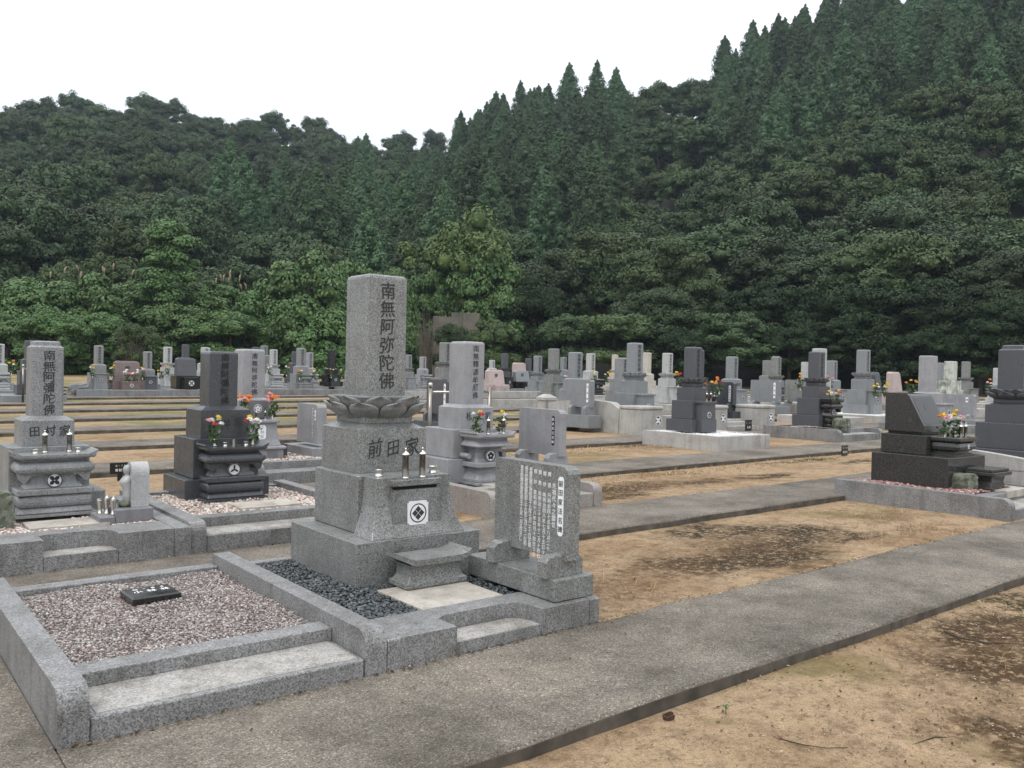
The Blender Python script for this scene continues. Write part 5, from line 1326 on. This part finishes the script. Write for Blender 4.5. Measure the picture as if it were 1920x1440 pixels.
western(27.45, 33.80, .58, .72, 1.38, 'pink', 'brown-pink low gravestone behind the grey carved slab at centre', 'brown', None, None, .4)
western(31.30, 16.20, .39, .62, 1.42, 'pink', 'pink upright gravestone with yellow flowers at right', None, None, None, .5)
western(35.30, 19.10, .45, .42, 1.38, 'dark', 'small dark round-topped gravestone behind the tall pale blue one', None, None, None, .5)
# name steles in the middle rows
stele('dark blue-grey stele with white strip between the tallest monument and centre grave', 8.90, 13.05, 13.75, .26, .68, 1.32, .12, G['blue'], (8.75, 9.15, 12.9, 13.95, .28), ('先祖代々', 13.14, 1.25, .78, .06))
stele('blue-grey stele with white title strip left of the walled plot', 13.05, 13.6, 14.25, .30, .75, 1.36, .12, G['bluegrey'], (12.9, 13.3, 13.5, 14.4, .28), ('法名碑', 13.70, 1.28, .86, .06))
stele('dark stele with white title strip behind the gate pillars', 17.35, 13.05, 13.95, .45, .80, 1.36, .12, G['dark'], (17.15, 17.65, 12.9, 14.1, .20), ('近藤家法名碑', 13.16, 1.28, .88, .06))
stele('grey stele with white title strip right of the gate pillars', 23.15, 15.7, 16.75, .36, .72, 1.41, .14, G['bluegrey'], (22.9, 23.45, 15.5, 17.0, .26), ('法名碑', 15.86, 1.34, .85, .075))
stele('dark stele left of the dark lotus gravestone at right', 24.8, 15.9, 16.6, .37, .72, 1.44, .14, G['green'], (24.6, 25.1, 15.7, 16.8, .26), None)
stele('broad violet-grey stele behind the black slanted grave', 23.2, 9.9, 10.9, .26, .62, 1.17, .16, G['violet'], (22.95, 23.55, 9.75, 11.1, .26), ('碑', 10.08, 1.10, .96, .07))
# walled plot with crested gate pillars
def gate():
    t = thing('granite_enclosure', 'pale granite wall with curved top and crested gate pillars around a plot', 'wall', (13.4, 12.44, .28)); m = G['wall']
    L = 3.0; pts = [(L, -.2), (0.64, -.2), (0.64, .46)] + [(L * i / 10, .40 + .22 * math.sin(math.pi * (.12 + .72 * i / 10))) for i in range(3, 11)]
    mb = MB(); mb.prism(pts, 'x', .012, .22); mb.build('side_wall', m, t)
    for x0, w in ((.0, .70), (2.32, .62), (4.05, .75)):
        mb = MB(); mb.stone(x0, x0 + w, -.004 if x0 else -.02, .62, -.2, .46, .01); p = mb.build('gate_pillar', m, t)
        mb = MB(); mb.stone(x0 - .012, x0 + w + .012, -.03, .63, .462, .545, .025); mb.build('pillar_cap', m, p)
        crest(p, x0 + w - .17, .24, .105, -.005 if x0 else -.021, 'quad', True, M_BLACKP, M_INKW)
    mb = MB(); mb.stone(.72, 2.30, .02, .2, -.2, .34, .01); mb.build('front_wall', m, t)
    for i, z in enumerate((.06, .20)):
        mb = MB(); mb.stone(2.96, 4.03, .0 + .32 * i, .33 + .32 * i, -.2, z, .01); mb.build('step', m, t)
    mb = MB(); mb.prof([(-.05, .27, L + .01, L + .30, -.2), (-.05, .27, L + .01, L + .30, .55), (-.08, .30, L - .02, L + .33, .56), (-.08, .30, L - .02, L + .33, .62), (.05, .17, L + .09, L + .22, .70)], .01); mb.build('end_post', m, t)
gate()
def side_wall():
    t = thing('granite_side_wall', 'pale granite side wall with curved top at the right picture edge', 'wall', (11.24, 3.7, .08)); L = 1.95
    mb = MB(); mb.prism([(L, -.1), (0, -.1), (0, .40)] + [(L * i / 10, .40 + .14 * math.sin(math.pi * .62 * i / 10)) for i in range(1, 11)], 'x', 0, .12); mb.build('wall', G['wall'], t)
    mb = MB(); mb.prism([(L + .01, .30), (-.015, .39), (-.015, .41)] + [(L * i / 10 + .01, .405 + .14 * math.sin(math.pi * .62 * i / 10) + .035) for i in range(0, 11)], 'x', -.01, .13); mb.build('coping', G['wall'], t)
side_wall()
mb = MB()
def railing(x, y, z, h, l, label):
    t = thing('railing', label, 'railing', (x, y, z))
    mb = MB(); mb.tube([(0, 0, 0), (0, 0, h - .06)], .03, 12); p = mb.build('post', M_STEELD, t, True)
    mb = MB(); mb.lathe([(.03, h - .06), (.04, h - .05), (.028, h - .03), (.034, h - .015), (.002, h)], n=12); mb.build('knob', M_STEEL, t, True)
    mb = MB(); mb.tube([(.03, 0, h - .13), (l, 0, h - .13)], .015, 8); mb.build('rail', M_STEEL, t, True)
    mb = MB(); mb.tube([(l, 0, 0), (l, 0, h - .05)], .03, 12); mb.build('post', M_STEELD, t, True)
railing(6.35, 9.72, .12, 1.21, 1.0, 'steel handrail post with round knob behind the tallest monument')
railing(4.2, 26.8, .35, 1.05, .6, 'thin steel handrail left of the dark slim stone at far left')
stele('small pale block stele beside the far left handrail', 4.75, 26.9, 27.4, .33, .55, 1.2, .2, G['violet'], None, None, feet=False)
# long kerbs of the back rows
for (x0, x1, y, z, h, lab) in ((6.2, 12.4, 29.9, .42, .2, 'long dark granite kerb in front of the left back row'), (12.6, 19.2, 29.9, .47, .2, 'long grey granite kerb in front of the back row left of the tallest monument'), (16.0, 26.0, 26.6, .46, .26, 'long pale granite kerb in front of the centre back row'), (13.6, 22.5, 20.8, .40, .24, 'long pale granite kerb across the centre middle rows'), (13.4, 17.6, 15.0, .28, .2, 'grey granite kerb under the large blue-grey gravestones')):
    mb = MB(); mb.stone(x0, x1, y, y + .14, z - .2, z + h, .01); tag(mb.build('row_kerb', G['bluegrey'] if x0 < 7 else G['wall'] if 'pale' in lab else G['kerb']), lab, 'kerb')
name_sign(20.4, 27.3, .5, .32, .22, [('2-8', .16, .07), ('木', .07, .08)], 'small black name sign at the kerb right of the centre violet-grey grave')
name_sign(16.75, 12.15, .22, .24, .28, [('3-57', .21, .06), ('近藤', .11, .08)], 'black name sign standing before the gate pillars')
name_sign(18.9, 38.2, .62, .40, .18, [('2-14', .09, .08)], 'tiny black name sign left of the tallest monument lotus')
boulder(6.35, 30.3, .45, .32, .22, .36, 'dark rounded rock left of the small shrine grave in the back row', 14, G['dark_light'])
# flowers in the rows
FG = 'flower bunches in the rows'
pot_pair(7.06, 30.42, 1.0, .30, ['yellow', 'white', 'yellow'], 'yellow flowers at the %s of the small shrine altar in the back row', 1.3, FG)
pot_pair(8.62, 30.45, .95, .30, ['yellow', 'white', 'pink'], 'yellow flowers at the %s of the dark crested altar in the back row', 1.3, FG)
pot_pair(7.90, 30.2, .78, .14, ['white', 'pink', 'white', 'pink', 'white'], 'white and pink flowers at the %s of the red-brown low stone', 1.5, FG)
bouquet(10.0, 33.4, 1.05, ['yellow', 'yellow', 'white'], 'yellow flowers before the pale lotus stone in the left back row', 1.3, FG)
bouquet(4.45, 30.4, 1.05, ['orange', 'yellow', 'white'], 'orange flowers by the gravestone cut by the left edge', 1.4, FG)
pot_pair(14.27, 30.45, 1.02, .28, ['orange', 'white', 'yellow'], 'orange flowers at the %s of the carved altar in the back rows', 1.3, FG)
pot_pair(14.41, 33.4, 1.1, .36, ['pink', 'white', 'white'], 'pale flowers at the %s of the white lettered stone', 1.4, FG)
pot_pair(17.03, 33.4, 1.05, .25, ['yellow', 'white'], 'yellow flowers at the %s of the black gravestone in the back row', 1.3, FG)
bouquet(19.55, 21.55, 1.05, ['red', 'white', 'pink', 'red'], 'red flowers before the broad grey-green lotus stone', 1.3, FG)
pot_pair(24.1, 24.55, 1.1, .36, ['yellow', 'white', 'yellow'], 'yellow flowers at the %s of the black altar right of centre', 1.5, FG)
bouquet(25.9, 30.2, 1.0, ['yellow', 'white'], 'yellow flowers beside the grey carved slab at centre', 1.4, FG)
bouquet(21.8, 18.6, 1.1, ['yellow', 'red', 'yellow', 'pink'], 'yellow and red flowers left of the dark lotus pair', 1.6, FG)
bouquet(16.28, 13.15, 1.02, ['white', 'white', 'yellow', 'orange'], 'white and yellow flowers left on the dark lotus stone altar', 1.2, FG)
bouquet(16.55, 13.0, 1.02, ['orange', 'yellow', 'orange', 'white', 'yellow'], 'orange flowers in the middle of the dark lotus stone altar', 1.2, FG)
bouquet(16.85, 13.1, 1.06, ['orange', 'red', 'yellow', 'orange'], 'orange and red flowers right on the dark lotus stone altar', 1.3, FG)
bouquet(16.95, 10.20, .93, ['yellow', 'white', 'red', 'yellow'], 'yellow and red flowers left on the dark lotus gravestone at right', 1.0, FG)
bouquet(17.2, 10.18, .93, ['yellow', 'white', 'red', 'pink', 'yellow'], 'red and white flowers right on the dark lotus gravestone at right', 1.0, FG)
bouquet(24.0, 15.5, 1.1, ['yellow', 'orange'], 'tall yellow flower behind the dark lotus gravestone at right', 1.7, FG)
bouquet(26.3, 15.9, 1.1, ['pink', 'pink'], 'single pink flower right of the dark lotus gravestone at right', 1.6, FG)
pot_pair(24.0, 12.85, .98, .26, ['yellow', 'yellow', 'white', 'yellow'], 'yellow flowers at the %s of the tall pale blue lotus stone', 1.35, FG)
pot_pair(31.4, 15.6, 1.0, .22, ['yellow', 'orange'], 'yellow flowers at the %s of the pink upright stone', 1.7, FG)
bouquet(37.6, 15.5, 1.05, ['orange', 'white', 'pink', 'white'], 'orange and white flowers right of the slim greenish lotus stone', 1.7, FG)

# ================================================================== SMALL GROUND DETAILS
M_STRAW = island('dry_grass', [(0, (.22, .13, .06)), (.5, (.36, .25, .12)), (1, (.52, .42, .24))], .9, 0, .2)
def dry_grass():
    rng = np.random.default_rng(31); P = []
    for (x, y, sx, sy, n) in [(8.0, 4.0, .9, .35, 240), (8.9, 4.8, .6, .4, 140), (4.2, 4.3, .5, .4, 120), (9.6, 8.1, 1.6, .3, 200), (8.6, 8.1, .8, .3, 130), (11.0, 8.1, 1.5, .35, 110), (7.6, 7.9, .5, .4, 150), (13.0, 8.2, 1.4, .25, 220), (11.0, 11.0, 1.2, .45, 380), (12.0, 9.3, .8, .25, 120), (9.5, 10.9, 1.2, .4, 240), (5.0, 1.6, .9, .5, 90), (6.6, 2.3, .9, .2, 110), (15.5, 26.5, 1.2, .5, 600), (13.0, 22.4, 1.5, .5, 500), (14.5, 24.9, 1.5, .6, 500)]:
        p = np.stack([rng.normal(x, sx * .6, n), rng.normal(y, sy * .6, n)], 1); P.append(p)
    P = np.concatenate(P)
    keep = [i for i in range(len(P)) if not (0 < (P[i, 1] - 2.62) % 2.929 < 1.05 and P[i, 1] > 2.5)]
    P = P[keep]; n = len(P)
    Z = np.array([soil_z(x, y) for x, y in P])
    a = rng.uniform(0, 6.28, n); h = rng.uniform(.012, .065, n) * (1 + 1.2 * (P[:, 1] > 20)); l = rng.uniform(.4, 2.2, n) * h; w = .0014 + .002 * (P[:, 1] > 7) + .004 * (P[:, 1] > 20)
    b = np.stack([P[:, 0], P[:, 1], Z - .004], 1); d = np.stack([np.cos(a), np.sin(a), 0 * a], 1); s = np.stack([-np.sin(a), np.cos(a), 0 * a], 1) * w[:, None]
    m = b + d * (l * .4)[:, None]; m[:, 2] += h * .7; e = b + d * l[:, None]; e[:, 2] += h * .9
    V = np.stack([b - s, b + s, m + s * .8, m - s * .8, e + s * .2, e - s * .2], 1).reshape(-1, 3)
    F = (np.array([(0, 1, 2, 3), (3, 2, 4, 5)])[None] + 6 * np.arange(n)[:, None, None]).reshape(-1, 4)
    tag(link('dry_grass', npmesh('dry_grass', V, F, M_STRAW)), 'sparse dry grass tufts on the sandy soil', 'grass', None, 'stuff')
dry_grass()
M_LITTER = island('leaf_litter', [(0, (.035, .02, .012)), (.5, (.10, .06, .03)), (.85, (.22, .15, .08)), (1, (.40, .33, .24))], .85, 0, .2)
def litter():
    rng = np.random.default_rng(17); P = []
    for (x, y, sx, sy, n) in [(5.2, 2.1, 1.0, .45, 420), (4.2, 1.7, .7, .4, 160), (3.3, 2.2, .6, .3, 40), (6.6, 4.5, .9, .5, 120), (4.5, 4.4, .8, .6, 110), (8.3, 4.2, .9, .5, 60), (3.9, 3.3, 1.6, .25, 16), (6.9, 2.4, 1.0, .15, 120)]:
        P.append(np.stack([rng.normal(x, sx * .6, n), rng.normal(y, sy * .6, n)], 1))
    for (x0, x1, y, q, n) in [(.75, 3.65, 3.618, .012, 150), (3.65, 9.4, 3.655, .03, 260), (3.4, 9.6, 2.60, .02, 200), (.8, 3.8, 6.545, .012, 120), (3.9, 9.4, 6.60, .03, 160), (3.62, 3.66, 4.4, .5, 60)]:
        P.append(np.stack([rng.uniform(x0, x1, n), rng.normal(y, q, n)], 1))
    P = np.concatenate(P); on = [(0 < (y - 2.62) % 2.929 < 1.04 and y > 2.5) for x, y in P]
    Z = np.array([zk(1 if y < 5 else 2, x) + .004 if o else soil_z(x, y) + .003 for (x, y), o in zip(P, on)])
    p = np.stack([P[:, 0], P[:, 1], Z], 1); N = np.tile(np.array([0, 0, 1.0]), (len(p), 1))
    v, f = leaf_quads(p, N, .022, rng, .5, .28); v[:, 2] += .004
    tag(link('leaf_litter', npmesh('leaf_litter', v, f, M_LITTER)), 'scattered dead leaves and bark crumbs on the soil', 'leaf litter', None, 'stuff')
litter()
def grit():
    rng = np.random.default_rng(77); n = 9000
    x = rng.uniform(2.2, 9.5, n); y = np.where(rng.uniform(0, 1, n) < .6, rng.uniform(.6, 2.58, n), rng.uniform(3.68, 5.5, n))
    k = ~((y > 3.6) & (x < 3.62)); x, y = x[k], y[k]; n = len(x)
    z = np.array([soil_z(a, b) for a, b in zip(x, y)]); s = rng.uniform(.0016, .0048, n) * (1 + .5 * (rng.uniform(0, 1, n) < .05))
    oc = np.array([(1, 0, 0), (0, 1, 0), (-1, 0, 0), (0, -1, 0), (0, 0, .7), (0, 0, -.5)])
    V = oc[None] * (s[:, None, None] * rng.uniform(.7, 1.3, (n, 6, 1))) + np.stack([x, y, z + .001], 1)[:, None]
    F = (np.array([(0, 1, 4), (1, 2, 4), (2, 3, 4), (3, 0, 4), (1, 0, 5), (2, 1, 5), (3, 2, 5), (0, 3, 5)])[None] + 6 * np.arange(n)[:, None, None]).reshape(-1, 3)
    m = island('soil_grit', [(0, (.08, .055, .035)), (.5, (.24, .17, .11)), (.85, (.42, .34, .25)), (1, (.58, .54, .48))], .9, 0, .2)
    tag(link('grit', npmesh('grit', V.reshape(-1, 3), F, m)), 'fine grit strewn over the near bare soil', 'grit', None, 'stuff')
grit()
def twig(pts, r, label):
    mb = MB(); mb.tube(pts, [r, r, r * .8, r * .5][:len(pts)], 5)
    tag(mb.build('twig', flat('twig_bark', (.05, .035, .022), .9)), label, 'twig', 'fallen twigs on the near soil')
z0 = -.045
twig([(3.20, 2.12, z0), (3.22, 2.02, z0 + .004), (3.27, 1.94, z0 + .006), (3.36, 1.90, z0)], .0026, 'long curved twig on the bare soil at the bottom')
twig([(5.35, 2.42, z0 + .02), (5.25, 2.28, z0 + .03), (5.3, 2.15, z0 + .025), (5.45, 2.05, z0 + .02)], .005, 'pale bent twig on the dark moss at lower right')
twig([(3.6, 1.75, z0), (3.75, 1.72, z0 + .01), (3.85, 1.66, z0)], .0028, 'short twig on the soil at the lower right corner')
def seedling():
    t = thing('seedling', 'tiny bright green seedling on the bare soil', 'seedling', (3.21, 2.41, -.045))
    mb = MB(); mb.tube([(0, 0, 0), (.003, .002, .05)], .0022, 5); mb.build('stem', M_STALK, t)
    for i in range(6):
        a = i * 1.05; mb = MB(); z = .028 + .006 * i; l = .022
        mb.v = [(0, 0, z), (math.cos(a + .5) * l * .6, math.sin(a + .5) * l * .6, z + .006), (math.cos(a) * l * 1.3, math.sin(a) * l * 1.3, z - .002), (math.cos(a - .5) * l * .6, math.sin(a - .5) * l * .6, z + .006)]; mb.f = [(0, 1, 2, 3)]
        mb.build('leaf', LEAF['bright'], t)
seedling()
def curled_leaf():
    mb = MB(); n = 14; r = []
    for i in range(n):
        a = i / (n - 1) * 5.4; r.append([(.030 * math.cos(a), .022 * math.sin(a), 0), (.033 * math.cos(a), .025 * math.sin(a), .020 + .004 * math.sin(3 * a)), (.030 * math.cos(a), .022 * math.sin(a), .021 + .004 * math.sin(3 * a)), (.028 * math.cos(a), .020 * math.sin(a), 0)])
    mb.loft(r); o = mb.build('curled_leaf', flat('dead_leaf', (.06, .03, .018), .7)); o.location = (2.97, 2.54, -.045)
    tag(o, 'dark curled dead leaf lying on the bare soil at the bottom', 'leaf')
curled_leaf()

# ================================================================== AIR: thin autumn haze over the valley
def haze():
    mb = MB(); x0, x1, y0, y1, z0, z1 = -420, 480, -30, 480, -6, 170
    mb.v = [(x0, y0, z0), (x1, y0, z0), (x1, y1, z0), (x0, y1, z0), (x0, y0, z1), (x1, y0, z1), (x1, y1, z1), (x0, y1, z1)]
    mb.f = [(3, 2, 1, 0), (4, 5, 6, 7), (0, 1, 5, 4), (1, 2, 6, 5), (2, 3, 7, 6), (3, 0, 4, 7)]
    m = bpy.data.materials.new('haze'); m.use_nodes = True; nt = m.node_tree; nt.nodes.clear()
    out = nt.nodes.new('ShaderNodeOutputMaterial'); v = nt.nodes.new('ShaderNodeVolumePrincipled')
    v.inputs['Color'].default_value = (.72, .86, 1.0, 1); v.inputs['Density'].default_value = HAZE; v.inputs['Anisotropy'].default_value = .2
    nt.links.new(v.outputs[0], out.inputs['Volume'])
    tag(mb.build('haze', m), 'thin pale haze in the air over the valley', 'haze', None, 'stuff')
HAZE = .00030
haze()
